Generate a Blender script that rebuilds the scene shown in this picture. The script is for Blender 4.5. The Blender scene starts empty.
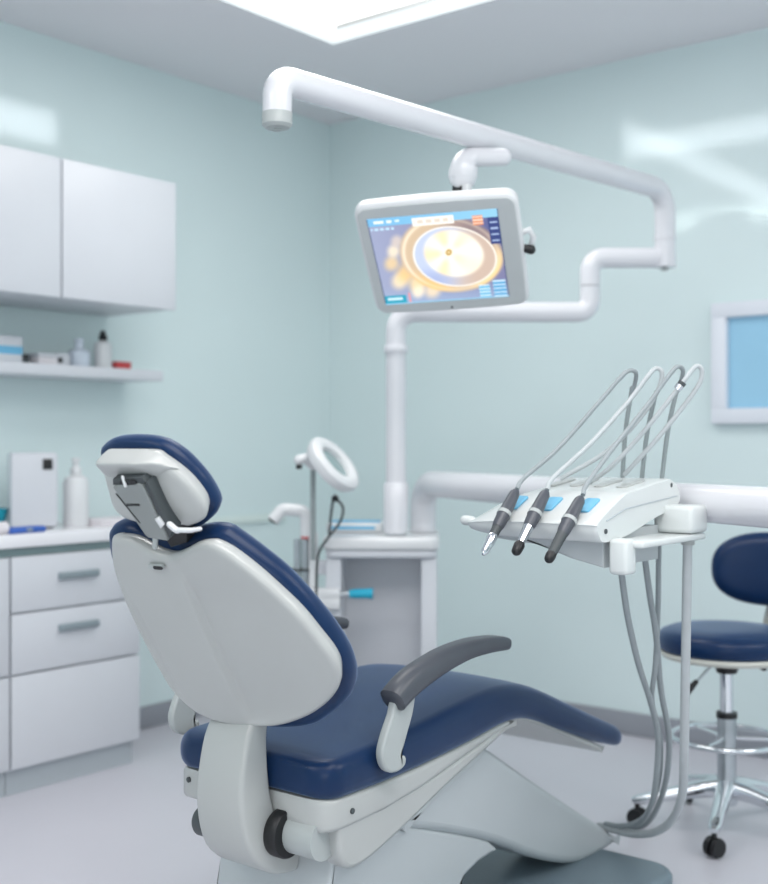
import bpy, bmesh, math, random
from mathutils import Vector, Matrix
random.seed(7)
scene = bpy.context.scene
COL = scene.collection

# ------------------------------------------------------------------ camera
F_PX, CX, CY, CAM_H = 1186.0, 384.0, 442.0, 1.25
TH = math.radians(38.72)
CAM = Vector((0, 0, CAM_H))
FW = Vector((-math.sin(TH), math.cos(TH), 0))
RT = Vector((math.cos(TH), math.sin(TH), 0))


def ray(px, py):
    return FW + RT * ((px - CX) / F_PX) + Vector((0, 0, 1)) * ((CY - py) / F_PX)


def at(px, py, Y):
    return CAM + ray(px, py) * Y


def on_x(px, py, x):
    r = ray(px, py)
    return CAM + r * (x / r.x)


def on_y(px, py, y):
    r = ray(px, py)
    return CAM + r * (y / r.y)


def on_z(px, py, z):
    r = ray(px, py)
    return CAM + r * ((z - CAM_H) / r.z)


cd = bpy.data.cameras.new('camera')
cam = bpy.data.objects.new('camera', cd)
COL.objects.link(cam)
cam.location = CAM
cam.rotation_euler = (math.radians(90), 0, TH)
cd.sensor_fit = 'HORIZONTAL'
cd.sensor_width = 36.0
cd.lens = F_PX / 768 * 36.0
cd.clip_start = 0.05
cd.dof.use_dof = True
cd.dof.focus_distance = 2.6
cd.dof.aperture_fstop = 2.3
scene.camera = cam


# ------------------------------------------------------------------ materials
def srgb(r, g, b):
    def f(c):
        c /= 255.0
        return c / 12.92 if c <= 0.04045 else ((c + 0.055) / 1.055) ** 2.4
    return (f(r), f(g), f(b), 1)


def mat(name, rgb, rough=0.5, metal=0.0, var=0.04, scale=6.0, bump=0.0, bscale=200.0, coat=0.0, spec=0.5, emit=None, estr=0.0):
    m = bpy.data.materials.new(name)
    m.use_nodes = True
    nt = m.node_tree
    b = nt.nodes['Principled BSDF']
    c = srgb(*rgb)
    tc = nt.nodes.new('ShaderNodeTexCoord')
    nz = nt.nodes.new('ShaderNodeTexNoise')
    nz.inputs['Scale'].default_value = scale
    nz.inputs['Detail'].default_value = 3
    nt.links.new(tc.outputs['Object'], nz.inputs['Vector'])
    rp = nt.nodes.new('ShaderNodeValToRGB')
    rp.color_ramp.elements[0].position = 0.3
    rp.color_ramp.elements[1].position = 0.7
    rp.color_ramp.elements[0].color = tuple(x * (1 - var) for x in c[:3]) + (1,)
    rp.color_ramp.elements[1].color = tuple(min(1, x * (1 + var)) for x in c[:3]) + (1,)
    nt.links.new(nz.outputs['Fac'], rp.inputs['Fac'])
    nt.links.new(rp.outputs['Color'], b.inputs['Base Color'])
    b.inputs['Roughness'].default_value = rough
    b.inputs['Metallic'].default_value = metal
    b.inputs['Specular IOR Level'].default_value = spec
    b.inputs['Coat Weight'].default_value = coat
    b.inputs['Coat Roughness'].default_value = 0.15
    if emit:
        b.inputs['Emission Color'].default_value = srgb(*emit)
        b.inputs['Emission Strength'].default_value = estr
    if bump:
        n2 = nt.nodes.new('ShaderNodeTexNoise')
        n2.inputs['Scale'].default_value = bscale
        nt.links.new(tc.outputs['Object'], n2.inputs['Vector'])
        bp = nt.nodes.new('ShaderNodeBump')
        bp.inputs['Strength'].default_value = bump
        bp.inputs['Distance'].default_value = 0.002
        nt.links.new(n2.outputs['Fac'], bp.inputs['Height'])
        nt.links.new(bp.outputs['Normal'], b.inputs['Normal'])
    return m


M = dict(
    wall=mat('wall_paint', (217, 232, 233), 0.42, var=0.015, scale=1.2, bump=0.03, spec=0.4),
    ceiling=mat('ceiling_paint', (232, 230, 234), 0.8, var=0.01, scale=1.0),
    floor=mat('vinyl_floor', (204, 203, 211), 0.33, var=0.025, scale=1.6, bump=0.02, bscale=60),
    base=mat('baseboard_vinyl', (148, 152, 160), 0.5, var=0.02),
    white=mat('white_plastic', (222, 224, 226), 0.28, var=0.01, coat=0.2),
    chair_white=mat('chair_shell_plastic', (178, 181, 180), 0.3, var=0.01, coat=0.25),
    chair_grey=mat('chair_frame_plastic', (184, 190, 193), 0.35, var=0.012),
    lam=mat('cabinet_laminate', (209, 212, 218), 0.35, var=0.008),
    kick=mat('plinth_grey', (176, 184, 190), 0.5, var=0.02),
    top=mat('white_worktop', (240, 240, 244), 0.2, var=0.01, coat=0.2),
    gap=mat('shadow_gap_grey', (120, 140, 142), 0.6),
    steel=mat('brushed_steel', (186, 192, 196), 0.3, metal=0.9, var=0.04, scale=30),
    pull=mat('drawer_pull_metal', (150, 162, 168), 0.4, metal=0.4, var=0.03),
    chrome=mat('chrome', (222, 226, 230), 0.08, metal=1.0, var=0.01),
    navy=mat('navy_leatherette', (4, 38, 76), 0.45, var=0.05, scale=14, bump=0.04, bscale=420, coat=0.42, spec=0.05),
    grey=mat('grey_soft_plastic', (74, 78, 86), 0.36, var=0.03, scale=12),
    lgrey=mat('light_grey_plastic', (172, 178, 178), 0.4, var=0.02),
    dgrey=mat('dark_grey_plastic', (66, 72, 75), 0.45, var=0.04),
    bracket=mat('bracket_grey', (138, 143, 143), 0.4, var=0.02),
    black=mat('black_rubber', (22, 23, 26), 0.45, var=0.05),
    slate=mat('slate_base_plastic', (112, 128, 138), 0.4, var=0.03),
    tube=mat('white_enamel_tube', (218, 219, 224), 0.22, var=0.006, coat=0.3),
    hose=mat('grey_silicone_hose', (150, 158, 162), 0.4, var=0.03, scale=40),
    hose_w=mat('pale_silicone_hose', (184, 190, 193), 0.38, var=0.03, scale=40),
    rod=mat('grey_spring_rod', (142, 152, 154), 0.45, var=0.04, scale=60),
    unit=mat('delivery_shell_plastic', (212, 217, 217), 0.26, var=0.01, coat=0.2),
    blue=mat('sky_blue_pad', (112, 184, 220), 0.45, var=0.02),
    teal=mat('teal_plastic', (30, 168, 200), 0.35, var=0.03),
    teal_d=mat('deep_teal_plastic', (20, 150, 172), 0.4, var=0.03),
    royal=mat('royal_blue_plastic', (58, 100, 184), 0.4, var=0.03),
    red=mat('red_card', (206, 74, 78), 0.5, var=0.03),
    beige=mat('ivory_plastic', (206, 206, 198), 0.4, var=0.02),
    glass=mat('milky_glass', (206, 216, 228), 0.12, var=0.02),
    bezel=mat('monitor_bezel_grey', (196, 201, 202), 0.4, var=0.015),
    lens=mat('lens_glass_grey', (128, 152, 154), 0.12, var=0.04, coat=0.4),
    pane=mat('pale_blue_frosted_pane', (150, 196, 222), 0.25, var=0.05, scale=1.5, emit=(150, 196, 222), estr=0.06),
    winframe=mat('window_frame_paint', (226, 230, 238), 0.4, var=0.01),
    glow=mat('lit_diffuser', (255, 255, 255), 0.5, var=0.0, emit=(255, 254, 250), estr=1.8),
    glowframe=mat('lit_panel_rim', (250, 252, 252), 0.5, var=0.0, emit=(245, 250, 250), estr=0.5),
    rail=mat('pale_rail_paint', (222, 234, 230), 0.4, var=0.01),
    paper=mat('paper', (226, 222, 226), 0.7, var=0.02),
)


nb = M['navy'].node_tree.nodes['Principled BSDF']          # soft sheen of the leatherette
nb.inputs['Coat Roughness'].default_value = 0.3
nb.inputs['Sheen Weight'].default_value = 0.4
nb.inputs['Sheen Roughness'].default_value = 0.45
nb.inputs['Sheen Tint'].default_value = srgb(176, 200, 240)


# ------------------------------------------------------------------ mesh helpers
def new_bm():
    return bmesh.new()


def finish(name, bm, m, parent=None, sharp=38):
    bmesh.ops.remove_doubles(bm, verts=bm.verts, dist=1e-6)
    bmesh.ops.recalc_face_normals(bm, faces=bm.faces)
    lim = math.radians(sharp)
    for f in bm.faces:
        f.smooth = True
    for e in bm.edges:
        if len(e.link_faces) == 2 and e.calc_face_angle(0) > lim:
            e.smooth = False
    me = bpy.data.meshes.new(name)
    bm.to_mesh(me)
    bm.free()
    o = bpy.data.objects.new(name, me)
    COL.objects.link(o)
    if m is not None:
        me.materials.append(m)
    if parent is not None:
        o.parent = parent
    return o


def box(bm, c, s, bev=0.0, seg=2, rot=None):
    """axis box centre c size s, all edges rounded by bev"""
    t = bmesh.new()
    bmesh.ops.create_cube(t, size=1)
    for v in t.verts:
        v.co = Vector((v.co.x * s[0], v.co.y * s[1], v.co.z * s[2]))
    if bev > 0:
        bmesh.ops.bevel(t, geom=list(t.edges), offset=min(bev, min(s) * 0.49), segments=seg, profile=0.5, affect='EDGES')
    mx = Matrix.Translation(Vector(c))
    if rot is not None:
        mx = mx @ rot.to_4x4()
    merge(bm, t, mx)


def merge(bm, t, mx=None):
    vm = {}
    for v in t.verts:
        vm[v] = bm.verts.new(mx @ v.co if mx is not None else v.co)
    for f in t.faces:
        try:
            bm.faces.new([vm[v] for v in f.verts])
        except ValueError:
            pass
    t.free()


def bb(bm, lo, hi, bev=0.0, seg=2):
    box(bm, [(a + b) / 2 for a, b in zip(lo, hi)], [b - a for a, b in zip(lo, hi)], bev, seg)


def catmull(pts, n=6, closed=False):
    pts = [Vector(p) for p in pts]
    out = []
    N = len(pts)
    rng = N if closed else N - 1
    for i in range(rng):
        if closed:
            p0, p1, p2, p3 = pts[i - 1], pts[i], pts[(i + 1) % N], pts[(i + 2) % N]
        else:
            p1, p2 = pts[i], pts[i + 1]
            p0 = pts[i - 1] if i > 0 else p1 * 2 - p2
            p3 = pts[i + 2] if i + 2 < N else p2 * 2 - p1
        for k in range(n):
            t = k / n
            out.append(0.5 * ((2 * p1) + (p2 - p0) * t + (2 * p0 - 5 * p1 + 4 * p2 - p3) * t * t + (3 * p1 - p0 - 3 * p2 + p3) * t ** 3))
    if not closed:
        out.append(pts[-1])
    return out


def fillet_path(pts, r, n=8):
    """straight runs with round elbows of radius r"""
    pts = [Vector(p) for p in pts]
    out = [pts[0]]
    for i in range(1, len(pts) - 1):
        a, b, c = pts[i - 1], pts[i], pts[i + 1]
        d1, d2 = (a - b).normalized(), (c - b).normalized()
        ang = d1.angle(d2)
        t = r / math.tan(ang / 2)
        t = min(t, (a - b).length * 0.49, (c - b).length * 0.49)
        rr = t * math.tan(ang / 2)
        p1, p2 = b + d1 * t, b + d2 * t
        ctr = b + (d1 + d2).normalized() * (rr / math.sin(ang / 2))
        v1, v2 = p1 - ctr, p2 - ctr
        tot = v1.angle(v2)
        for k in range(n + 1):
            s = k / n
            out.append(ctr + (v1 * math.sin((1 - s) * tot) + v2 * math.sin(s * tot)) / math.sin(tot))
    out.append(pts[-1])
    return out


def tube(bm, path, r, seg=14, cap=True, closed=False, rounded=False):
    path = [Vector(p) for p in path]
    n = len(path)
    rad = (lambda i: r[i]) if isinstance(r, (list, tuple)) else (lambda i: r)
    tang = []
    for i in range(n):
        if closed:
            d = path[(i + 1) % n] - path[i - 1]
        else:
            d = path[min(i + 1, n - 1)] - path[max(i - 1, 0)]
        tang.append(d.normalized() if d.length > 1e-9 else Vector((0, 0, 1)))
    ref = Vector((0, 0, 1)) if abs(tang[0].z) < 0.9 else Vector((1, 0, 0))
    u = tang[0].cross(ref).normalized()
    rings = []
    specs = []
    for i in range(n):
        if i:
            u = (u - tang[i] * u.dot(tang[i]))
            u = u.normalized() if u.length > 1e-6 else tang[i].orthogonal().normalized()
        w = tang[i].cross(u)
        specs.append((path[i], u.copy(), w, rad(i), tang[i]))
    if rounded and not closed:
        p, uu, ww, rr, tt = specs[0]
        pre = [(p - tt * rr * math.sin(a), uu, ww, rr * math.cos(a), tt) for a in (1.4, 1.0, 0.5)]
        p, uu, ww, rr, tt = specs[-1]
        post = [(p + tt * rr * math.sin(a), uu, ww, rr * math.cos(a), tt) for a in (0.5, 1.0, 1.4)]
        specs = pre + specs + post
    for p, uu, ww, rr, tt in specs:
        rings.append([bm.verts.new(p + (uu * math.cos(2 * math.pi * k / seg) + ww * math.sin(2 * math.pi * k / seg)) * rr) for k in range(seg)])
    m = len(rings)
    for i in range(m if closed else m - 1):
        a, b = rings[i], rings[(i + 1) % m]
        for k in range(seg):
            bm.faces.new((a[k], a[(k + 1) % seg], b[(k + 1) % seg], b[k]))
    if cap and not closed:
        bm.faces.new(rings[0][::-1])
        bm.faces.new(rings[-1])


def lathe(bm, prof, c=(0, 0, 0), seg=32, mx=None):
    """profile of (radius, z) turned round the z axis"""
    c = Vector(c)
    rings = []
    T = (lambda p: c + (mx @ p)) if mx is not None else (lambda p: c + p)
    for r, z in prof:
        if r < 1e-6:
            rings.append([bm.verts.new(T(Vector((0, 0, z))))])
        else:
            rings.append([bm.verts.new(T(Vector((r * math.cos(2 * math.pi * k / seg), r * math.sin(2 * math.pi * k / seg), z)))) for k in range(seg)])
    for a, b in zip(rings, rings[1:]):
        for k in range(seg):
            k2 = (k + 1) % seg
            if len(a) == 1 and len(b) == 1:
                continue
            if len(a) == 1:
                bm.faces.new((a[0], b[k2], b[k]))
            elif len(b) == 1:
                bm.faces.new((a[k], a[k2], b[0]))
            else:
                bm.faces.new((a[k], a[k2], b[k2], b[k]))
    for end in (rings[0], rings[-1]):
        if len(end) > 2:
            try:
                bm.faces.new(end)
            except ValueError:
                pass


def inset2d(pts, d):
    """shift a closed counter-clockwise 2-D outline inwards by d"""
    n = len(pts)
    out = []
    for i in range(n):
        t = (pts[(i + 1) % n] - pts[i - 1])
        nn = Vector((-t.y, t.x))
        if nn.length > 1e-9:
            nn.normalize()
        out.append(pts[i] + nn * d)
    return out


def ccw(pts):
    a = sum(p.x * q.y - q.x * p.y for p, q in zip(pts, pts[1:] + pts[:1]))
    return pts if a > 0 else pts[::-1]


def outline2d(pts, n=5, smooth=True):
    v = [Vector((p[0], p[1], 0)) for p in pts]
    if smooth:
        v = catmull(v, n, True)
    return ccw([Vector((p.x, p.y)) for p in v])


def pad(bm, pts, rings, frame, centre=None, dome0=0.0, dome1=0.0, bump0=None, bump1=None, steps=10):
    """a cushion / shell: the outline inset by each (d, n) of rings from its back (first) to its front (last),
    both ends closed with a domed surface; frame maps (u, v, n) to 3-D"""
    if centre is None:
        centre = sum(pts, Vector((0, 0))) / len(pts)
    c = Vector(centre)
    levels = []
    d0, n0 = rings[0]
    base0 = inset2d(pts, d0)
    for k in range(steps):
        s = k / steps
        levels.append(([c + (p - c) * s for p in base0] if k else [c], n0 + dome0 * (1 - s * s), (lambda x, y, w=1 - s ** 10: bump0(x, y) * w) if bump0 else None))
    for d, nn in rings:
        levels.append((inset2d(pts, d), nn, None))
    d1, n1 = rings[-1]
    base1 = inset2d(pts, d1)
    for k in range(steps - 1, -1, -1):
        s = k / steps
        levels.append(([c + (p - c) * s for p in base1] if k else [c], n1 + dome1 * (1 - s * s), bump1))
    R = []
    for ps, nn, bf in levels:
        R.append([bm.verts.new(frame(p.x, p.y, nn + (bf(p.x, p.y) if bf else 0))) for p in ps])
    for a, b in zip(R, R[1:]):
        if len(a) == 1:
            m = len(b)
            for k in range(m):
                bm.faces.new((a[0], b[k], b[(k + 1) % m]))
        elif len(b) == 1:
            m = len(a)
            for k in range(m):
                bm.faces.new((a[k], b[0], a[(k + 1) % m]))
        else:
            m = len(a)
            for k in range(m):
                bm.faces.new((a[k], b[k], b[(k + 1) % m], a[(k + 1) % m]))


def slab(bm, pts, n0, n1, frame, bev=0.0, seg=3):
    """a flat plate of any outline between n0 and n1 with rounded rims"""
    lo, hi = min(n0, n1), max(n0, n1)
    prof = []
    if bev > 0:
        for k in range(seg + 1):
            a = k / seg * math.pi / 2
            prof.append((bev * (1 - math.sin(a)), lo + bev * (1 - math.cos(a))))
        for k in range(seg, -1, -1):
            a = k / seg * math.pi / 2
            prof.append((bev * (1 - math.sin(a)), hi - bev * (1 - math.cos(a))))
    else:
        prof = [(0, lo), (0, hi)]
    R = []
    for d, nn in prof:
        R.append([bm.verts.new(frame(p.x, p.y, nn)) for p in inset2d(pts, d)])
    m = len(pts)
    for a, b in zip(R, R[1:]):
        for k in range(m):
            bm.faces.new((a[k], b[k], b[(k + 1) % m], a[(k + 1) % m]))
    f0 = bm.faces.new(R[0])
    f1 = bm.faces.new(R[-1])
    for e in list(f0.edges) + list(f1.edges):
        e.smooth = False
    bmesh.ops.triangulate(bm, faces=[f0, f1])


def loft(bm, rings, cap=True):
    R = [[bm.verts.new(p) for p in r] for r in rings]
    m = len(R[0])
    for a, b in zip(R, R[1:]):
        for k in range(m):
            bm.faces.new((a[k], b[k], b[(k + 1) % m], a[(k + 1) % m]))
    if cap:
        bm.faces.new(R[0])
        bm.faces.new(R[-1])


def rrect(w, h, r, n=5):
    """rounded rectangle outline, half sizes w, h"""
    r = min(r, w * 0.999, h * 0.999)
    out = []
    for cx, cy, a0 in ((w - r, h - r, 0), (-w + r, h - r, 90), (-w + r, -h + r, 180), (w - r, -h + r, 270)):
        for k in range(n + 1):
            a = math.radians(a0 + 90 * k / n)
            out.append(Vector((cx + r * math.cos(a), cy + r * math.sin(a))))
    return out


# ------------------------------------------------------------------ scene helpers
def tag(o, label, cat, group=None, kind=None):
    if label:
        o['label'] = label
    if cat:
        o['category'] = cat
    if group:
        o['group'] = group
    if kind:
        o['kind'] = kind
    return o


def thing(name, label, cat, loc=(0, 0, 0), rotz=0.0, group=None):
    o = bpy.data.objects.new(name, None)
    o.empty_display_size = 0.05
    COL.objects.link(o)
    o.location = loc
    o.rotation_euler = (0, 0, rotz)
    return tag(o, label, cat, group)


def struct(name, bm, m, parent=None):
    o = finish(name, bm, m, parent)
    if parent is None:
        o['kind'] = 'structure'
    return o


def rel(loc):
    L = Vector(loc)
    return lambda p: Vector(p) - L


# ================================================================== THE ROOM
XL, YB, ZC = -4.056, 4.612, 2.89
XR, YF = 2.3, -2.2
bm = new_bm(); bb(bm, (XL - .1, YF - .1, -.1), (XR + .1, YB + .1, 0)); struct('floor', bm, M['floor'])
bm = new_bm(); bb(bm, (XL - .1, YF - .1, ZC), (XR + .1, YB + .1, ZC + .1)); struct('ceiling', bm, M['ceiling'])
bm = new_bm(); bb(bm, (XL - .1, YF - .1, 0), (XL, YB + .1, ZC)); struct('wall_left', bm, M['wall'])
bm = new_bm(); bb(bm, (XL, YB, 0), (XR, YB + .1, ZC)); struct('wall_back', bm, M['wall'])
bm = new_bm(); bb(bm, (XR, YF - .1, 0), (XR + .1, YB + .1, ZC)); struct('wall_right', bm, M['wall'])
bm = new_bm(); bb(bm, (XL, YF - .1, 0), (XR, YF, ZC)); struct('wall_front', bm, M['wall'])
bm = new_bm(); bb(bm, (XL, YB - .014, 0), (XR, YB, .098), .004); struct('baseboard_back', bm, M['base'])
bm = new_bm(); bb(bm, (XL, 3.06, 0), (XL + .014, YB - .014, .098), .004); struct('baseboard_left', bm, M['base'])
bm = new_bm(); bb(bm, (XL, 3.10, .862), (XL + .02, YB - .35, .9), .006); struct('trim_1', bm, M['rail'])

# window on the back wall
wx0, wx1, wz0, wz1 = -1.97, -0.95, 1.323, 1.81
w = bpy.data.objects.new('window_1', None); COL.objects.link(w); w.location = (-1.45, YB, wz0); w['kind'] = 'structure'
q = rel((-1.45, YB, wz0))
bm = new_bm()
for lo, hi in (((wx0, wz0), (wx1, wz0 + .062)), ((wx0, wz1 - .06), (wx1, wz1)), ((wx0, wz0 + .06), (wx0 + .064, wz1 - .058)), ((wx1 - .064, wz0 + .06), (wx1, wz1 - .058))):
    bb(bm, q((lo[0], YB - .045, lo[1])), q((hi[0], YB, hi[1])), .006)
finish('window_frame', bm, M['winframe'], w)
bm = new_bm(); bb(bm, q((wx0 + .05, YB - .012, wz0 + .05)), q((wx1 - .05, YB - .001, wz1 - .05)))
finish('pane', bm, M['pane'], w)

# ceiling light panel
lx, ly, LS = -3.165, 3.618, 1.25
t = thing('ceiling_light', 'large square white ceiling light panel glowing above the monitor arm', 'ceiling light', (lx + LS / 2, ly - LS / 2, ZC))
bm = new_bm(); h = LS / 2; fw_ = .125
for lo, hi in (((-h, -h), (h, -h + fw_)), ((-h, h - fw_), (h, h)), ((-h, -h + fw_), (-h + fw_, h - fw_)), ((h - fw_, -h + fw_), (h, h - fw_))):
    bb(bm, (lo[0], lo[1], -.03), (hi[0], hi[1], 0))
finish('frame', bm, M['glowframe'], t)
bm = new_bm(); bb(bm, (-h + fw_, -h + fw_, -.012), (h - fw_, h - fw_, -.001))
finish('diffuser', bm, M['glow'], t)

# ================================================================== CABINETS
FX = -3.627
YE = 3.006
t = thing('wall_cabinet', 'white flat-fronted wall cabinet hung high above the shelf', 'cabinet', (FX, 2.3, 1.78))
q = rel((FX, 2.3, 1.78))
bm = new_bm(); bb(bm, q((XL + .004, 1.2, 1.78)), q((FX - .02, 3.188, 2.285)), .003); finish('carcass', bm, M['lam'], t)
for y0, y1 in ((2.648, 3.19), (2.1, 2.640), (1.55, 2.092)):
    bm = new_bm(); bb(bm, q((FX - .019, y0, 1.777)), q((FX, y1, 2.287)), .003); finish('door', bm, M['lam'], t)

t = thing('wall_shelf', 'long white floating shelf under the wall cabinet', 'shelf', (-3.95, 2.5, 1.5))
q = rel((-3.95, 2.5, 1.5))
bm = new_bm(); bb(bm, q((XL + .004, 1.2, 1.503)), q((-3.80, 3.275, 1.546)), .004); finish('board', bm, M['lam'], t)

t = thing('drawer_cabinet', 'white base cabinet with two shallow drawers above one deep drawer', 'cabinet', (FX, 2.7, 0))
q = rel((FX, 2.7, 0))
bm = new_bm(); bb(bm, q((XL + .004, 2.428, .09)), q((FX - .02, YE - .002, .845)), .002); finish('carcass', bm, M['lam'], t)
for z0, z1, pull in ((.648, .843, .762), (.43, .64, .573), (.095, .422, None)):
    bm = new_bm(); bb(bm, q((FX - .019, 2.434, z0)), q((FX, YE, z1)), .003)
    d = finish('drawer', bm, M['lam'], t)
    if pull:
        bm = new_bm()
        bb(bm, q((FX - .002, 2.626, pull - .013)), q((FX + .02, 2.801, pull + .013)), .004)
        finish('handle', bm, M['pull'], d)
bm = new_bm(); bb(bm, q((XL + .004, 2.428, 0)), q((FX - .03, YE - .015, .088))); finish('plinth', bm, M['kick'], t)

t = thing('base_cabinet', 'white base cabinet with plain doors at the left edge, beside the drawers', 'cabinet', (FX, 1.9, 0))
q = rel((FX, 1.9, 0))
bm = new_bm(); bb(bm, q((XL + .004, 1.2, .09)), q((FX - .02, 2.424, .845)), .002); finish('carcass', bm, M['lam'], t)
for y0, y1 in ((1.83, 2.424), (1.23, 1.822)):
    for z0, z1 in ((.43, .843), (.095, .422)):
        bm = new_bm(); bb(bm, q((FX - .019, y0, z0)), q((FX, y1, z1)), .003); finish('door', bm, M['lam'], t)
bm = new_bm(); bb(bm, q((XL + .004, 1.2, 0)), q((FX - .03, 2.424, .088))); finish('plinth', bm, M['kick'], t)

t = thing('countertop', 'glossy white worktop with a grey strip standing in for the shadow gap running over the base cabinets', 'countertop', (FX, 2.2, .845))
q = rel((FX, 2.2, .845))
bm = new_bm(); bb(bm, q((XL + .004, 1.2, .876)), q((FX + .012, YE + .05, .925)), .006); finish('slab', bm, M['top'], t)
bm = new_bm(); bb(bm, q((XL + .004, 1.2, .846)), q((FX - .008, YE + .02, .8755))); finish('rail', bm, M['gap'], t)  # grey strip: the shade of the gap under the slab is put into its colour

# ------------------------------------------------------------------ things on the shelf
SZ = 1.546


def shelf_xy(px, x=-3.9):
    p = on_x(px, 365, x)
    return p.x, p.y


# box with blue stripe
x, y = shelf_xy(4)
t = thing('carton', 'white carton with a light blue stripe at the left end of the shelf', 'box', (x, y, SZ))
bm = new_bm(); bb(bm, (-.06, -.1, 0), (.06, .04, .098), .003); finish('body', bm, M['lam'], t)
bm = new_bm(); bb(bm, (-.0605, -.1005, .03), (.0605, .0405, .062), .002); finish('stripe', bm, M['blue'], t)
x, y = shelf_xy(25)
t = thing('small_jar', 'small dark jar between the blue-striped carton and the low white boxes', 'jar', (x, y, SZ))
bm = new_bm(); lathe(bm, [(0, 0), (.017, 0), (.018, .004), (.018, .022), (.015, .027), (0, .027)], seg=20); finish('body', bm, M['dgrey'], t)
bm = new_bm(); lathe(bm, [(0, .0272), (.0165, .0272), (.0165, .036), (.014, .038), (0, .038)], seg=20); finish('lid', bm, M['black'], t)
x, y = shelf_xy(43)
t = thing('low_box', 'low white box with a pale lid, wider one next to the dark jar', 'box', (x, y, SZ))
bm = new_bm(); bb(bm, (-.035, -.042, 0), (.035, .042, .03), .003); finish('body', bm, M['paper'], t)
bm = new_bm(); bb(bm, (-.037, -.044, .0302), (.037, .044, .045), .003); finish('lid', bm, M['lam'], t)
x, y = shelf_xy(59)
t = thing('low_box', 'little white box with a dark spot on its front, left of the clear jar', 'box', (x, y, SZ))
bm = new_bm(); bb(bm, (-.03, -.028, 0), (.03, .03, .05), .003); finish('body', bm, M['lam'], t)
bm = new_bm(); lathe(bm, [(0, 0), (.011, 0), (.011, .002), (0, .003)], c=(.0302, -.016, .022), seg=18, mx=Matrix.Rotation(math.radians(90), 3, 'Y')); finish('spot', bm, M['black'], t)
x, y = shelf_xy(79)
t = thing('glass_jar', 'bluish glass jar with a narrow stopper neck, left of the black-capped bottle', 'jar', (x, y, SZ))
bm = new_bm(); lathe(bm, [(0, 0), (.041, 0), (.044, .005), (.044, .06), (.036, .07), (.02, .074), (0, .074)], seg=28); finish('body', bm, M['glass'], t)
bm = new_bm(); lathe(bm, [(0, .0742), (.019, .0742), (.017, .1), (.02, .104), (.018, .115), (0, .118)], seg=24); finish('stopper', bm, M['glass'], t)
x, y = shelf_xy(103)
t = thing('bottle', 'slim white bottle with a black cap standing on the shelf', 'bottle', (x, y, SZ))
bm = new_bm(); lathe(bm, [(0, 0), (.033, 0), (.036, .005), (.036, .095), (.031, .108), (.016, .115), (0, .115)], seg=28); finish('body', bm, M['white'], t)
bm = new_bm(); lathe(bm, [(0, .1152), (.017, .1152), (.0165, .135), (.011, .142), (.010, .155), (0, .157)], seg=24); finish('cap', bm, M['black'], t)
x, y = shelf_xy(120)
t = thing('red_box', 'low red box at the right end of the shelf items', 'box', (x, y, SZ))
bm = new_bm(); bb(bm, (-.025, -.035, 0), (.025, .038, .024), .003); finish('tray', bm, M['red'], t)
bm = new_bm(); bb(bm, (-.027, -.037, .0242), (.027, .04, .033), .003); finish('lid', bm, M['red'], t)

# ------------------------------------------------------------------ things on the worktop
CZ = .925
p = on_x(32, 500, -3.87)
t = thing('sterilizer', 'tall white box-shaped appliance with a black square display on the worktop', 'appliance', (p.x, p.y, CZ), math.radians(-30))
bm = new_bm(); bb(bm, (-.07, -.085, .006), (.10, .085, .285), .012, 3); finish('housing', bm, M['lam'], t)
bm = new_bm(); bb(bm, (.0995, .03, .222), (.1035, .066, .262), .002); finish('display', bm, M['black'], t)
for sx in (-.05, .07):
    for sy in (-.06, .06):
        bm = new_bm(); lathe(bm, [(0, 0), (.012, 0), (.012, .0065), (0, .0065)], c=(sx, sy, 0), seg=14); finish('foot', bm, M['dgrey'], t)
p = on_x(76, 500, -3.80)
t = thing('pump_bottle', 'white pump dispenser bottle on the worktop right of the tall appliance', 'bottle', (p.x, p.y, CZ))
bm = new_bm(); lathe(bm, [(0, 0), (.045, 0), (.049, .006), (.049, .165), (.044, .185), (.024, .198), (0, .2)], seg=32); finish('body', bm, M['white'], t)
bm = new_bm(); lathe(bm, [(0, .2), (.022, .2), (.022, .222), (.018, .226), (.012, .23), (.012, .25), (.017, .253), (.017, .262), (0, .266)], seg=24)
tube(bm, [(0, 0, .257), (.02, -.02, .258), (.035, -.035, .25)], .006, 10); finish('pump', bm, M['white'], t)
p = on_x(24, 530, -3.665)
t = thing('blue_pouch', 'flat royal blue instrument case lying at the front of the worktop', 'case', (p.x, p.y, CZ), math.radians(4))
bm = new_bm(); bb(bm, (-.03, -.075, 0), (.028, .08, .022), .008, 3); finish('case', bm, M['royal'], t)
bm = new_bm(); bb(bm, (.0275, -.01, .006), (.0305, .015, .017), .001); finish('clasp', bm, M['steel'], t)
p = on_x(-3, 530, -3.665)
t = thing('paper_roll', 'small white roll at the left edge of the worktop beside the blue case', 'roll', (p.x, p.y, CZ))
bm = new_bm(); lathe(bm, [(.008, -.035), (.022, -.035), (.022, .035), (.008, .035), (.008, -.035)], c=(0, 0, .022), seg=24, mx=Matrix.Rotation(math.radians(90), 3, 'X')); finish('sheet', bm, M['paper'], t)
p = on_x(-8, 515, -3.92)
t = thing('teal_bowl', 'deep teal bowl at the left edge of the worktop', 'bowl', (p.x, p.y, CZ))
bm = new_bm(); lathe(bm, [(0, 0), (.035, 0), (.042, .01), (.056, .06), (.058, .075), (.054, .075), (.040, .014), (0, .008)], seg=32); finish('bowl', bm, M['teal_d'], t)
p = on_x(110, 520, -3.78)
t = thing('paper_stack', 'low stack of pale paper on the worktop behind the headrest', 'paper', (p.x, p.y, CZ))
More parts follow.
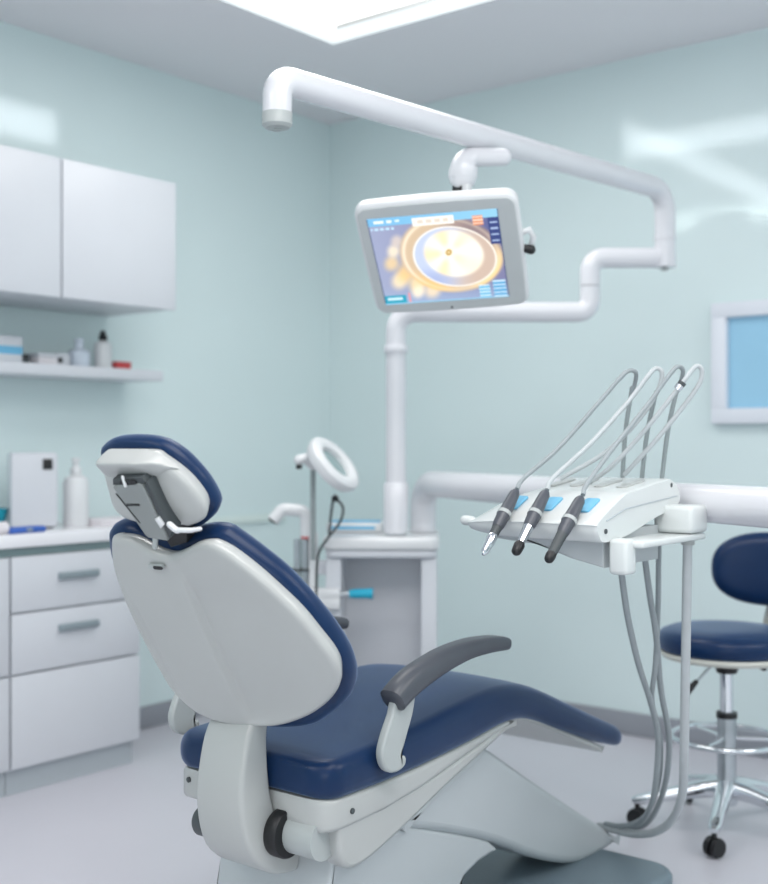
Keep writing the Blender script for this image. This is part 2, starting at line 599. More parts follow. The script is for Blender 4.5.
for k in range(3):
    bm = new_bm(); bb(bm, (-.075, -.1, .0082 * k), (.075, .1, .0082 * k + .008), .001)
    o = finish('sheet_bundle', bm, M['paper'], t)
    o.rotation_euler = (0, 0, math.radians((k - 1) * 2))

# ================================================================== DENTAL CHAIR
# the chair is drafted at a nominal size and built 8 % smaller, raised on its lift
K = 0.92
OX, OY = -2.033 * K, 2.023 * K
CH = thing('dental_chair', 'reclined dental treatment chair with navy upholstery and white plastic shells', 'dental chair', (OX, OY, 0))


def ch(p):
    return Vector((p[0] * K, p[1] * K, p[2] * K + .1))


def interp(tab, x):
    if x <= tab[0][0]:
        return tab[0][1]
    for (a, b), (c, d) in zip(tab, tab[1:]):
        if x <= c:
            s = (x - a) / (c - a)
            return b + (d - b) * s
    return tab[-1][1]


# seat cushion: a rounded strip that follows the seat, rises to the knee and drops to the feet
top = [(0, .519), (.1, .525), (.2, .532), (.33, .544), (.45, .559), (.56, .571), (.66, .580), (.745, .581), (.82, .570), (.9, .545), (1.0, .504), (1.1, .462), (1.25, .400), (1.356, .357), (1.46, .315)]
bot = [(0, .428), (.2, .430), (.33, .436), (.45, .446), (.56, .455), (.66, .468), (.745, .478), (.82, .474), (.9, .455), (1.0, .415), (1.1, .378), (1.25, .326), (1.356, .292), (1.46, .258)]


def sm(tab, x, r=.06):
    return sum(interp(tab, min(max(x + d, tab[0][0]), tab[-1][0])) for d in (-r, -r / 2, 0, r / 2, r)) / 5


HW = .266


def section(tt, shrink, hw, n=10, crown=.008):
    zt, zb = sm(top, tt), sm(bot, tt)
    cz, hh = (zt + zb) / 2, (zt - zb) / 2
    hh *= shrink
    w_ = hw
    rr = min(.034, hh * .95)
    pts = []
    # top from +w to -w with crown, rounded corners
    base = rrect(w_, hh, rr, 6)
    for p in base:
        z = p.y
        if z > 0:
            z += crown * (1 - (p.x / w_) ** 2)
        pts.append((p.x, tt, cz + z))
    return pts


def dense_section(tt, shrink, hw):
    """rounded cross-section with extra points across the top so that it stays smooth"""
    raw = section(tt, shrink, hw)
    out = []
    for i, p in enumerate(raw):
        qn = raw[(i + 1) % len(raw)]
        out.append(p)
        if abs(p[0] - qn[0]) > .1:
            for k in range(1, 9):
                s = k / 9
                xx = p[0] + (qn[0] - p[0]) * s
                z = p[2] + (qn[2] - p[2]) * s
                if p[2] > (sm(top, tt) + sm(bot, tt)) / 2:
                    z = p[2] + .008 * (1 - (xx / hw) ** 2)
                out.append((xx, tt, z))
    return [ch(v) for v in out]


rings = []
T0, T1 = -0.022, 1.455
RC0, RC1 = .065, .09
for k in range(7):
    a = k / 6 * math.pi / 2
    tt = T0 + RC0 * .55 * (1 - math.sin(a))
    rings_t = T0 + RC0 * (1 - math.cos(math.pi / 2 - a))
    rings.append((T0 + RC0 * (1 - math.cos(a)) * 1.0, .55 + .45 * math.sin(a), HW - RC0 * (1 - math.sin(a))))
for k in range(1, 44):
    rings.append((T0 + RC0 + (T1 - RC1 - T0 - RC0) * k / 44, 1.0, HW))
for k in range(7):
    a = k / 6 * math.pi / 2
    rings.append((T1 - RC1 * (1 - math.sin(a)), .5 + .5 * math.cos(a) ** .6 if k < 6 else .42, HW - RC1 * (1 - math.cos(a))))
bm = new_bm()
loft(bm, [dense_section(a, b, c) for a, b, c in rings])
seat = finish('seat_cushion', bm, M['navy'], CH, sharp=60)
# seam piping round the side of the cushion
seam = []
for tt in [x * .05 for x in range(1, 26)]:
    seam.append(ch((HW - .012, tt, sm(top, tt) - .013)))
bm = new_bm()
left = [(ch((-(HW - .012), tt, sm(top, tt) - .013))) for tt in [x * .05 for x in range(25, 0, -1)]]
rear = [ch((HW * c, T0 + .004, sm(top, 0) - .016)) for c in (-.75, -.4, 0, .4, .75)]
tube(bm, left + rear + seam, .0022, 6)
finish('piping', bm, M['navy'], seat)

# white pan under the cushion
sideF = lambda v0: (lambda u, v, n: ch((n, u, v)))
bm = new_bm()
panrings = []
for k, (tt, hw) in enumerate([(-.012, .19), (-.010, .215), (.0, .238), (.02, .252), (.05, .256), (.2, .256), (.35, .256), (.5, .254), (.62, .252), (.7, .25), (.76, .248)]):
    zt = sm(bot, max(tt, 0)) + .004
    zb = interp([(-.02, .372), (0, .356), (.15, .358), (.35, .385), (.6, .435), (.76, .462)], tt)
    cz, hh = (zt + zb) / 2, max((zt - zb) / 2, .006)
    panrings.append([ch((p.x, tt, cz + p.y)) for p in rrect(hw, hh, .014, 4)])
loft(bm, panrings)
pan = finish('seat_pan', bm, M['chair_white'], CH)
for v, tt, z, ax in ((.2575, .075, .395, 'Y'), (-.205, -.0135, .405, 'X')):
    mx = Matrix.Rotation(math.radians(90), 3, ax)
    bm = new_bm(); lathe(bm, [(0, -.003), (.0065, -.003), (.0065, .0015), (.005, .0025), (0, .0025)], c=ch((v, tt, z)), seg=14, mx=mx)
    finish('screw', bm, M['dgrey'], pan)

# lower frame bracket
poly = [(.045, .385), (.036, .345), (.044, .292), (.064, .264), (.095, .255), (.16, .264), (.29, .304), (.44, .356), (.58, .400), (.72, .443), (.80, .467), (.74, .468), (.6, .44), (.35, .395), (.15, .38)]
bm = new_bm(); slab(bm, outline2d(poly, 4), .19, .25, sideF(0), .012); finish('lower_frame', bm, M['chair_white'], CH)
bm = new_bm(); slab(bm, outline2d([(max(a_, .12), b_) for a_, b_ in poly if a_ > .09 or b_ > .3], 2, False), -.25, -.19, sideF(0), .01); finish('lower_frame', bm, M['chair_white'], CH)
# plate below the leg part
poly = [(.78, .476), (.84, .464), (1.0, .405), (1.29, .285), (1.315, .278), (1.325, .289), (1.3, .302), (1.0, .42), (.86, .478)]
bm = new_bm(); slab(bm, outline2d(poly, 3), -.2, .235, sideF(0), .006); finish('leg_plate', bm, M['chair_white'], CH)

# back column, curving under to the pivot
bm = new_bm()
cp = [(-.026, .645), (-.044, .605), (-.066, .55), (-.074, .46), (-.068, .39), (-.045, .325), (.0, .285), (.06, .268)]
cth = [.016, .024, .036, .048, .052, .054, .05, .042]
chw = [.06, .070, .074, .076, .079, .083, .087, .088]
path = catmull([(0, a, b) for a, b in cp], 4)
cr = []
for i, p in enumerate(path):
    s = i / 4
    j = min(int(s), len(cth) - 2)
    fr = s - j
    hh = cth[j] + (cth[j + 1] - cth[j]) * fr
    hw = chw[j] + (chw[j + 1] - chw[j]) * fr
    d = (path[min(i + 1, len(path) - 1)] - path[max(i - 1, 0)]).normalized()
    nrm = Vector((0, -d.z, d.y))
    cr.append([ch(p + Vector((.016 + e.x, 0, 0)) + nrm * e.y) for e in rrect(hw, hh, .013, 4)])
loft(bm, cr)
colm = finish('back_column', bm, M['chair_white'], CH)
# pivot: black ring, grey drum on the right, dark cap on the left
rx = Matrix.Rotation(math.radians(90), 3, 'Y')
bm = new_bm(); lathe(bm, [(0, 0), (.05, 0), (.053, .004), (.053, .03), (.05, .034), (0, .034)], c=ch((.095, .0, .335)), seg=36, mx=rx); finish('pivot_ring', bm, M['black'], CH)
bm = new_bm(); lathe(bm, [(0, 0), (.045, 0), (.045, .09), (0, .09)], c=ch((.122, .02, .335)), seg=36, mx=rx); finish('pivot_drum', bm, M['lgrey'], CH)
bm = new_bm(); lathe(bm, [(0, 0), (.03, 0), (.034, .006), (.034, .04), (0, .04)], c=ch((-.112, -.055, .335)), seg=30, mx=rx); finish('pivot_cap', bm, M['dgrey'], CH)

# backrest: its own frame
BY, BA = math.radians(10), math.radians(30)
B0 = Vector((.027, -.068, .589))
bl = Vector((math.cos(BY), math.sin(BY), 0))
bt = Vector((-math.sin(BY), math.cos(BY), 0))
be = bt * -math.sin(BA) + Vector((0, 0, math.cos(BA)))
bn = bt * math.cos(BA) + Vector((0, 0, math.sin(BA)))
backF = lambda u, v, n: ch(B0 + bl * u + be * v + bn * n)
shell = [(-.151, .519), (-.129, .525), (-.1, .521), (-.071, .508), (-.046, .494), (-.019, .486), (.006, .486), (.04, .498), (.079, .516), (.108, .522), (.133, .517), (.171, .490), (.229, .430), (.284, .354), (.319, .283), (.336, .242), (.34, .205), (.328, .165), (.294, .121), (.246, .080), (.197, .050), (.14, .024), (.094, .011), (.03, .002), (-.03, .002), (-.085, .013), (-.125, .043), (-.156, .09), (-.17, .157), (-.18, .23), (-.187, .317), (-.186, .38), (-.178, .45)]
so = outline2d(shell, 4)


def facets(u, v):
    """a flat raised band down the shell: one crease to its left, a scooped step to its right"""
    k = (v - .04) / .43
    lft, rgt = -.112 - .054 * k, .038 - .03 * k
    ss = lambda a: max(0, min(1, a)) ** 2 * (3 - 2 * max(0, min(1, a)))
    fade = ss((.47 - v) / .12)
    h = 0
    if u < lft:
        h += .4 * (lft - u)
    if u > rgt:
        h += fade * .016 * ss((u - rgt) / .016) * max(0, 1 - (u - rgt) / .24)
    return h


so = outline2d(shell, 7)
bm = new_bm()
pad(bm, so, [(.012, -.013), (.006, -.0105), (.002, -.006), (0, 0), (.003, .012), (.012, .03)], backF, centre=(.03, .24), dome0=-.008, bump0=facets, steps=44)
bshell = finish('backrest_shell', bm, M['chair_white'], CH, sharp=50)
# slot in the shell
bm = new_bm()
slab(bm, outline2d([(p.x, p.y) for p in rrect(.021, .006, .0055, 5)], 1, False), -.024, -.0165, lambda u, v, n: backF(u - .038, v + .462, n), .001)
slot = finish('slot', bm, M['lgrey'], bshell)
bm = new_bm()
slab(bm, outline2d([(p.x, p.y) for p in rrect(.013, .0042, .004, 5)], 1, False), -.0262, -.02, lambda u, v, n: backF(u - .031, v + .462, n), .001)
finish('slot_opening', bm, M['black'], slot)
cush = [(-.203, .49), (-.192, .510), (-.172, .523), (-.138, .529), (-.11, .522), (-.085, .509), (-.06, .500), (-.03, .497), (0, .500), (.03, .510), (.06, .520), (.1, .526), (.125, .521), (.143, .509), (.198, .459), (.248, .402), (.299, .313), (.327, .24), (.336, .19), (.330, .14), (.302, .087), (.231, .024), (.178, -.007), (.1, -.025), (0, -.03), (-.1, -.018), (-.16, .03), (-.195, .1), (-.206, .2), (-.212, .32), (-.217, .43)]
bm = new_bm()
pad(bm, outline2d(cush, 4), [(.02, .022), (.008, .026), (0, .037), (-.003, .052), (0, .068), (.01, .082), (.03, .093)], backF, centre=(.03, .24), dome1=.03, steps=14)
finish('backrest_cushion', bm, M['navy'], CH, sharp=60)

# headrest: same tilt, a little further forward
H0 = Vector((.101, -.368, 1.149))
headF = lambda u, v, n: ch(H0 + bl * u + be * v + bn * n)
hs = [(-.118, .086), (-.1, .094), (-.041, .095), (.015, .094), (.039, .078), (.074, .045), (.098, .005), (.108, -.034), (.096, -.064), (.057, -.083), (.011, -.09), (-.05, -.088), (-.1, -.08), (-.13, -.066), (-.143, -.037), (-.138, .004), (-.133, .04), (-.13, .068)]


bm = new_bm()
pad(bm, outline2d(hs, 5), [(.014, -.014), (.006, -.0105), (.001, -.005), (0, .0), (.005, .014), (.014, .034)], headF, centre=(-.02, 0), dome0=-.010, steps=16)
hsh = finish('headrest_shell', bm, M['chair_white'], CH, sharp=50)
# thick lip along the top of the shell
lip = catmull([(0, n_, v_) for n_, v_ in ((.004, .098), (-.012, .0985), (-.034, .0955), (-.044, .092), (-.0455, .086), (-.038, .070), (-.024, .047), (-.014, .041), (.004, .041))], 3)
bm = new_bm()
loft(bm, [[headF(u + (.012 * (.094 - p.z) / .05 if u > -.05 else -.010 * (.094 - p.z) / .05), yc_ + (p.z - yc_) * s, p.y * s + (1 - s) * .002) for p in lip] for u, s, yc_ in ((-.112, .55, .072), (-.109, .80, .072), (-.103, .93, .072), (-.094, 1, .072), (-.06, 1, .072), (-.02, 1, .072), (.004, 1, .074), (.018, .88, .076), (.032, .66, .072), (.046, .42, .064), (.058, .16, .056))])
finish('shell_lip', bm, M['chair_white'], hsh, sharp=45)
hu = [(-.164, .055), (-.156, .08), (-.122, .098), (-.084, .103), (-.04, .103), (-.005, .099), (.023, .089), (.059, .058), (.091, .005), (.104, -.045), (.098, -.07), (.072, -.095), (.03, -.118), (-.02, -.122), (-.09, -.112), (-.14, -.09), (-.16, -.05), (-.166, 0)]
bm = new_bm()
pad(bm, outline2d(hu, 5), [(.02, .026), (.007, .029), (.001, .038), (0, .05), (.004, .064), (.014, .076), (.03, .084)], headF, centre=(-.02, 0), dome1=.014, steps=12)
finish('headrest_cushion', bm, M['navy'], CH, sharp=60)
# grey adjusting bracket on the back of the headrest
bm = new_bm()
slab(bm, outline2d([(-.074, .036), (-.06, .042), (.0, .048), (.009, .043), (.021, -.085), (.017, -.094), (-.030, -.089), (-.037, -.083)], 1, False), -.052, -.004, headF, .003)
brk = finish('headrest_bracket', bm, M['bracket'], CH)
bm = new_bm()
slab(bm, outline2d([(.0105, .04), (.022, .052), (.038, -.072), (.022, -.09)], 1, False), -.049, -.006, headF, .002)
finish('bracket_side', bm, M['dgrey'], brk)
bm = new_bm()
slab(bm, outline2d([(-.072, .041), (-.067, .056), (.014, .062), (.018, .05), (.008, .045)], 1, False), -.05, -.012, headF, .002)
finish('hinge_cover', bm, M['dgrey'], brk)
bm = new_bm()
slab(bm, outline2d([(-.05, .048), (-.042, .056), (-.012, .057), (-.004, .05), (-.012, .045), (-.042, .044)], 2), -.053, -.048, headF, .001)
finish('hinge_slot', bm, M['black'], brk)
bm = new_bm()
slab(bm, outline2d([(-.054, -.003), (-.054, -.008), (-.019, -.007), (-.019, -.002)], 1, False), -.0535, -.051, headF, .0008)
finish('groove', bm, M['black'], brk)
bm = new_bm()
slab(bm, outline2d([(-.0725, .022), (-.069, .022), (-.036, -.05), (-.039, -.05)], 1, False), -.0533, -.051, headF, .0006)
finish('edge_groove', bm, M['black'], brk)
bm = new_bm()
tube(bm, [headF(-.037, .062, -.05), headF(-.033, .044, -.056)], .0032, 10, rounded=True)
finish('hinge_pin', bm, M['white'], brk)
bm = new_bm()
slab(bm, outline2d([(.010, -.037), (.021, -.032), (.027, -.052), (.017, -.060)], 1, False), -.057, -.045, headF, .003)
finish('release_tab', bm, M['white'], brk)
bm = new_bm()
tube(bm, [headF(.038, -.054, -.048), headF(.046, -.064, -.048), headF(.052, -.068, -.048)], .0065, 10, rounded=True)
tube(bm, [headF(.05, -.067, -.048), headF(.085, -.068, -.046), headF(.108, -.066, -.042)], [.0055, .005, .004], 10, rounded=True)
finish('release_lever', bm, M['white'], brk)
# black stem of the headrest, slid into the top of the backrest
bm = new_bm()
slab(bm, outline2d([(-.04, -.06), (.036, -.055), (.044, -.085), (.03, -.125), (-.02, -.14)], 1, False), -.012, .02, headF, .004)
finish('headrest_stem', bm, M['black'], CH)
bm = new_bm()
tube(bm, [headF(-.016, -.088, -.045), headF(-.024, -.112, -.05)], .0055, 10, rounded=True)
finish('stem_pin', bm, M['lgrey'], CH)

# armrests
def armrest(v, shift, rear):
    bm = new_bm()
    pp = [(.185 + shift, .632), (.215 + shift * .8, .650), (.27 + shift * .5, .674), (.38 + shift * .2, .702), (.49, .7165), (.58, .717), (.64, .713), (.672, .707)]
    hh = [.030, .034, .034, .030, .024, .021, .019, .014]
    path = catmull([(v, a, b) for a, b in pp], 5)
    ringsA = []
    for i, p in enumerate(path):
        s = min(i / 5, len(hh) - 1.001)
        j = int(s)
        hz = hh[j] + (hh[j + 1] - hh[j]) * (s - j)
        d = (path[min(i + 1, len(path) - 1)] - path[max(i - 1, 0)]).normalized()
        nrm = Vector((0, -d.z, d.y))
        endf = 1.0
        if i == 0:
            endf = .7
        if i == len(path) - 1:
            endf = .55
        if i == len(path) - 2:
            endf = .9
        ringsA.append([ch(p + Vector((e.x, 0, 0)) + nrm * e.y) for e in rrect(.033 * endf, hz * endf, min(.03, hz * .8) * endf, 5)])
    loft(bm, ringsA)
    a = finish('armrest', bm, M['grey'], CH)
    bm = new_bm()
    sp = [(.196 + rear, .645), (.262 + rear, .65), (.258 + rear, .60), (.236 + rear, .553), (.216 + rear, .512), (.213 + rear, .499), (.226 + rear, .498), (.230 + rear, .487), (.222 + rear, .473), (.195 + rear, .466), (.164 + rear, .472), (.142 + rear, .493), (.136 + rear, .525), (.152 + rear, .565), (.176 + rear, .605)]
    if v < 0:
        sp = [(a_ - .015, b_ + .028) for a_, b_ in sp]
    slab(bm, outline2d(sp, 4), v - .010 if v > 0 else v - .012, v + .012 if v > 0 else v + .010, sideF(0), .006)
    finish('armrest_support', bm, M['lgrey'], a)


armrest(.285, 0, 0)
armrest(-.285, -.12, -.125)

# lift arm, pedestal and base plate (true size, relative to the chair foot)
trueF = lambda u, v, n: Vector((n, u, v))
poly = [(.292, .362), (.357, .402), (.478, .442), (.60, .478), (.64, .476), (.698, .444), (.894, .328), (1.111, .203), (1.33, .078), (1.345, .055), (1.12, .052), (.894, .124), (.684, .223), (.478, .302), (.322, .352)]
bm = new_bm(); slab(bm, outline2d(poly, 3), .02, .2, trueF, .022, 5); finish('lift_arm', bm, M['chair_grey'], CH)
poly = [(.0, .06), (.03, .2), (.06, .36), (.2, .362), (.33, .358), (.478, .306), (.6, .262), (.66, .237), (.70, .207), (.68, .196), (.62, .192), (.56, .175), (.52, .13), (.49, .058)]
bm = new_bm(); slab(bm, outline2d(poly, 2, False), -.15, .19, trueF, .012, 4); finish('pedestal', bm, M['chair_grey'], CH)
bm = new_bm()
bp = rrect(.385, .6, .09, 6)
slab(bm, [p + Vector((.06, .66)) for p in bp], .004, .06, lambda u, v, n: Vector((u, v, n)), .02, 4)
slab(bm, [p * .93 + Vector((.02, .72)) for p in bp], .0, .035, lambda u, v, n: Vector((u, v, n)), .012, 3)
finish('base_plate', bm, M['slate'], CH)

# ================================================================== MONITOR ARM + MONITOR
P0 = Vector((-2.594, 3.303, .919))
t = thing('monitor_stand', 'white enamelled tube stand rising from the cart and reaching over the chair', 'monitor stand', P0)
q = rel(P0)
R_ = .036
A1 = (-2.594, 3.303, 1.71); A2 = (-2.058, 3.733, 1.71); A3 = (-2.058, 3.733, 1.902); A4 = (-1.868, 3.886, 1.902); A5 = (-1.851, 3.899, 2.142)
E1 = Vector((-2.028, 2.112, 2.142)); E2 = Vector((-2.032, 2.114, 2.03))
bm = new_bm(); tube(bm, [q((-2.594, 3.303, .921)), q((-2.594, 3.303, 1.2)), q((-2.594, 3.303, 1.58))], [R_, R_, R_], 24)
finish('post', bm, M['tube'], t)
bm = new_bm(); lathe(bm, [(0, 0), (.044, 0), (.044, .17), (.04, .176), (0, .176)], c=q((-2.594, 3.303, .93)), seg=32); finish('post_sleeve', bm, M['tube'], t)
bm = new_bm(); lathe(bm, [(0, 0), (.041, 0), (.043, .004), (.043, .022), (.041, .026), (0, .026)], c=q((-2.594, 3.303, 1.565)), seg=32); finish('swivel_collar', bm, M['tube'], t)
bm = new_bm(); tube(bm, [q(p) for p in fillet_path([(-2.594, 3.303, 1.57), A1, A2, (A3[0], A3[1], 1.80)], .085, 10)], R_, 24)
low = finish('lower_tube', bm, M['tube'], t)
bm = new_bm(); tube(bm, [q(p) for p in fillet_path([(A2[0], A2[1], 1.803), A3, A4 + (0,) if False else A4], .085, 10)], R_, 24)
finish('swivel_elbow', bm, M['tube'], t)
bm = new_bm(); tube(bm, [q(p) for p in fillet_path([(A5[0], A5[1], 1.90), A5, E1, (E2.x, E2.y, 2.06)], .085, 10)], R_ * 1.02, 24)
finish('upper_tube', bm, M['tube'], t)
bm = new_bm()
lathe(bm, [(0, -.03), (.012, -.03), (.012, -.026), (.03, -.024), (.0375, -.016), (.0375, .012), (.036, .014), (0, .014)], c=q((E2.x, E2.y, 2.047)), seg=28)
finish('end_cap', bm, M['lgrey'], t)
for prof_, c_ in (([(0, 0), (.038, 0), (.040, .006), (.038, .05), (0, .05)], (A5[0], A5[1], 1.868)), ([(0, 0), (.039, 0), (.039, .012), (0, .012)], (A5[0], A5[1], 1.965))):
    bm = new_bm(); lathe(bm, prof_, c=q(c_), seg=28); finish('swivel_ring', bm, M['tube'], t)
bm = new_bm(); lathe(bm, [(0, 0), (.012, 0), (.014, .01), (0, .012)], c=q((A5[0], A5[1], 1.857)), seg=18); finish('swivel_bolt', bm, M['lgrey'], t)

# monitor
MC = at(443.5, 256.5, 3.4)
MW, MH = .458, .388
Rm = Matrix.Rotation(math.radians(29.3), 3, 'Z') @ Matrix.Rotation(math.radians(46.0), 3, 'X') @ Matrix.Rotation(math.radians(-3.6), 3, 'Y')
t = thing('monitor', 'tilted display monitor showing a glowing surgical lamp, hung under the white arm', 'monitor', MC)
monF = lambda u, v, n: Rm @ Vector((u, n, v))     # n grows away from the viewer
mo = rrect(MW / 2, MH / 2, .034, 7)
# gently bowed long edges
mo2 = []
for p in mo:
    mo2.append(Vector((p.x * (1 + .012 * (1 - (p.y / (MH / 2)) ** 2)), p.y * (1 + .035 * (1 - (p.x / (MW / 2)) ** 2)))))
bm = new_bm()
# densify outline so the bow reads
dm = []
for i, p in enumerate(mo):
    r = mo[(i + 1) % len(mo)]
    k = 12 if (r - p).length > .1 else 1
    for j in range(k):
        a = p + (r - p) * (j / k)
        dm.append(Vector((a.x * (1 + .012 * (1 - (a.y / (MH / 2)) ** 2)), a.y * (1 + .03 * (1 - (a.x / (MW / 2)) ** 2)))))
slab(bm, ccw(dm), -.004, .034, monF, .010, 4)
finish('casing', bm, M['white'], t)
bm = new_bm()
slab(bm, inset2d(ccw(dm), .009), -.007, .002, monF, .003, 3)
bez = finish('bezel', bm, M['bezel'], t)
# back housing
bm = new_bm()
slab(bm, rrect(.13, .1, .03, 5), .04, .085, monF, .015, 3)
finish('back_housing', bm, M['white'], t)
bm = new_bm()
slab(bm, [p + Vector((0, -MH / 2 + .012)) for p in rrect(.003, .004, .0028, 4)], -.009, -.006, monF, .0005)
finish('indicator', bm, M['dgrey'], bez)

# the picture on the screen, painted into a colour attribute of a flat grid
QTL, QTR, QBR, QBL = (75, 138), (565, 97), (640, 440), (165, 450)


def mixc(a, b, s):
    s = max(0, min(1, s))
    return tuple(x + (y - x) * s for x, y in zip(a, b))


def sstep(a, b, x):
    s = max(0, min(1, (x - a) / (b - a)))
    return s * s * (3 - 2 * s)


def ell(x, y, cx, cy, rx_, ry_, ang):
    c, s = math.cos(math.radians(ang)), math.sin(math.radians(ang))
    dx, dy = x - cx, y - cy
    return math.hypot((dx * c + dy * s) / rx_, (-dx * s + dy * c) / ry_)


def paint(a, b):
    # position in picture space
    tx = QTL[0] + (QTR[0] - QTL[0]) * a; ty = QTL[1] + (QTR[1] - QTL[1]) * a
    bx_ = QBL[0] + (QBR[0] - QBL[0]) * a; by_ = QBL[1] + (QBR[1] - QBL[1]) * a
    x = tx + (bx_ - tx) * b; y = ty + (by_ - ty) * b
    c = mixc((158, 166, 196), (128, 128, 164), a)
    c = mixc(c, (160, 182, 214), sstep(.75, 1, b) * .7)
    c = mixc(c, (96, 102, 150), sstep(.75, .95, a) * sstep(.5, .2, b))
    # bokeh glow lower left
    for gx, gy, gr, col in ((215, 360, 34, (255, 232, 190)), (240, 330, 40, (246, 206, 140)), (285, 375, 36, (255, 226, 170)), (290, 405, 26, (255, 240, 214)), (180, 295, 30, (240, 210, 160)), (185, 250, 26, (252, 236, 206)), (195, 215, 24, (220, 206, 196)), (345, 400, 34, (250, 226, 190))):
        d = math.hypot(x - gx, y - gy)
        c = mixc(c, col, sstep(gr * 1.4, gr * .3, d) * .85)
    # outer metal dish
    e0 = ell(x, y, 405, 268, 198, 138, 14)
    if e0 < 1.06:
        rim = mixc((214, 190, 160), (150, 132, 134), sstep(300, 480, x) * sstep(300, 180, y))
        rim = mixc(rim, (246, 202, 132), sstep(300, 400, y) * sstep(480, 330, x))
        rim = mixc(rim, (250, 214, 150), sstep(470, 560, x) * sstep(200, 330, y))
        c = mixc(c, rim, sstep(1.06, .96, e0))
        c = mixc(c, (255, 240, 216), .8 * math.exp(-((e0 - .93) / .035) ** 2) * (0.4 + .6 * sstep(350, 230, x)))
    # inner bowl
    e1 = ell(x, y, 420, 276, 162, 110, 14)
    if e1 < 1.03:
        bowl = mixc((196, 208, 236), (208, 186, 170), sstep(330, 520, x))
        bowl = mixc(bowl, (166, 180, 220), sstep(300, 370, y) * sstep(470, 330, x))
        c = mixc(c, bowl, sstep(1.03, .98, e1))
        c = mixc(c, (255, 250, 240), math.exp(-((e1 - .985) / .022) ** 2))
    # bright lamp face with petals
    e2 = ell(x, y, 415, 264, 116, 84, 18)
    if e2 < 1.1:
        an = math.atan2(y - 258, x - 395)
        pet = .5 + .5 * math.cos(5 * an + .6)
        face = mixc((254, 222, 166), (255, 252, 240), .35 + .65 * pet)
        face = mixc(face, (255, 252, 240), sstep(380, 480, x) * .6)
        c = mixc(c, face, sstep(1.1, .9, e2))
    d = math.hypot(x - 396, y - 258)
    c = mixc(c, (255, 250, 232), sstep(46, 18, d) * .9)
    c = mixc(c, (196, 160, 92), sstep(15, 9, d))
    c = mixc(c, (240, 220, 170), sstep(6, 3, d))
    # interface strips
    if b < .085:
        c = mixc((120, 186, 228), (150, 206, 236), a)
        if .05 < a < .13 and .03 < b < .06:
            c = (232, 244, 252)
        if .15 < a < .19 and .03 < b < .06:
            c = (232, 244, 252)
        if .215 < a < .25 and .03 < b < .055:
            c = (214, 236, 250)
    if .02 < a < .2 and .11 < b < .135 and (int(a * 160) % 7) < 5:
        c = (190, 222, 244)
    if .345 < a < .665 and .03 < b < .12:
        c = (248, 244, 236)
        if .055 < b < .09 and .36 < a < .65 and (int(a * 140) % 9) < 6:
            c = (226, 214, 200)
    if .80 < a < .88 and .055 < b < .16:
        c = (226, 148, 112) if (int(b * 90) % 3) else (250, 220, 200)
    if .915 < a < 1.0 and .085 < b < .38:
        c = (62, 74, 128)
        if .93 < a < .985 and (int(b * 60) % 4) == 0:
            c = (170, 190, 226)
    if a < .18 and b > .89:
        c = (40, 158, 186)
        if .03 < a < .15 and .92 < b < .95:
            c = (200, 236, 246)
    if .2 < a < .215 and b > .87:
        c = (236, 150, 150)
    if .77 < a < .86 and .84 < b < .985:
        c = (120, 190, 226) if (int(b * 100) % 4) else (226, 244, 252)
    if .885 < a < .985 and .79 < b < .985:
        c = (96, 168, 214) if (int(b * 90) % 4) else (222, 240, 250)
    if b > .985 or a < .006 or a > .994:
        c = (150, 204, 234) if b > .985 else (70, 84, 120)
    return srgb(*c)


su, sv, SX = .185, .155, -.012
NU, NV = 230, 190
mv, mf, cols = [], [], []
for j in range(NV + 1):
    for i in range(NU + 1):
        a, b = i / NU, j / NV
        mv.append(monF(SX - su + 2 * su * a, sv - 2 * sv * b - .001, -.0078))
        cols.append(paint(a, b))
for j in range(NV):
    for i in range(NU):
        k = j * (NU + 1) + i
        mf.append((k, k + NU + 1, k + NU + 2, k + 1))
me = bpy.data.meshes.new('screen'); me.from_pydata(mv, [], mf); me.update()
ca = me.color_attributes.new('picture', 'FLOAT_COLOR', 'POINT')
for k, c in enumerate(cols):
    ca.data[k].color = c
sm_ = bpy.data.materials.new('lit_screen'); sm_.use_nodes = True
nt = sm_.node_tree; bs = nt.nodes['Principled BSDF']
an_ = nt.nodes.new('ShaderNodeAttribute'); an_.attribute_name = 'picture'
bs.inputs['Base Color'].default_value = (.01, .01, .012, 1); bs.inputs['Roughness'].default_value = .25
nt.links.new(an_.outputs['Color'], bs.inputs['Emission Color']); bs.inputs['Emission Strength'].default_value = 0.95
me.materials.append(sm_)
so_ = bpy.data.objects.new('screen', me); COL.objects.link(so_); so_.parent = t

# hanger between the arm and the monitor
q = rel(MC)
s_ = .50
hp = Vector((-1.851, 3.899, 2.142)).lerp(E1, s_)
nA = at(466, 157, 3.45)
hA = at(503, 157, 3.46)
bm = new_bm(); tube(bm, [q(p) for p in fillet_path([hA, nA, at(463, 177, 3.45)], .06, 10)], [.026] + [.028 + .013 * k / 10 for k in range(11)] + [.041], 20, rounded=True); hang = finish('hanger', bm, M['tube'], t)
bm = new_bm(); lathe(bm, [(0, 0), (.04, 0), (.043, .006), (.041, .03), (0, .03)], c=q(at(463, 179, 3.45)), seg=24); finish('hanger_collar', bm, M['tube'], hang)
bm = new_bm(); bb(bm, q(at(461, 190, 3.45)) + Vector((-.020, -.02, -.13)), q(at(461, 190, 3.45)) + Vector((.020, .02, .04)), .006)
finish('neck', bm, M['black'], t)
bm = new_bm(); bb(bm, q(at(467, 189, 3.42)) + Vector((-.010, -.012, -.05)), q(at(467, 189, 3.42)) + Vector((.010, .012, .014)), .003)
finish('neck_clip', bm, M['white'], t)
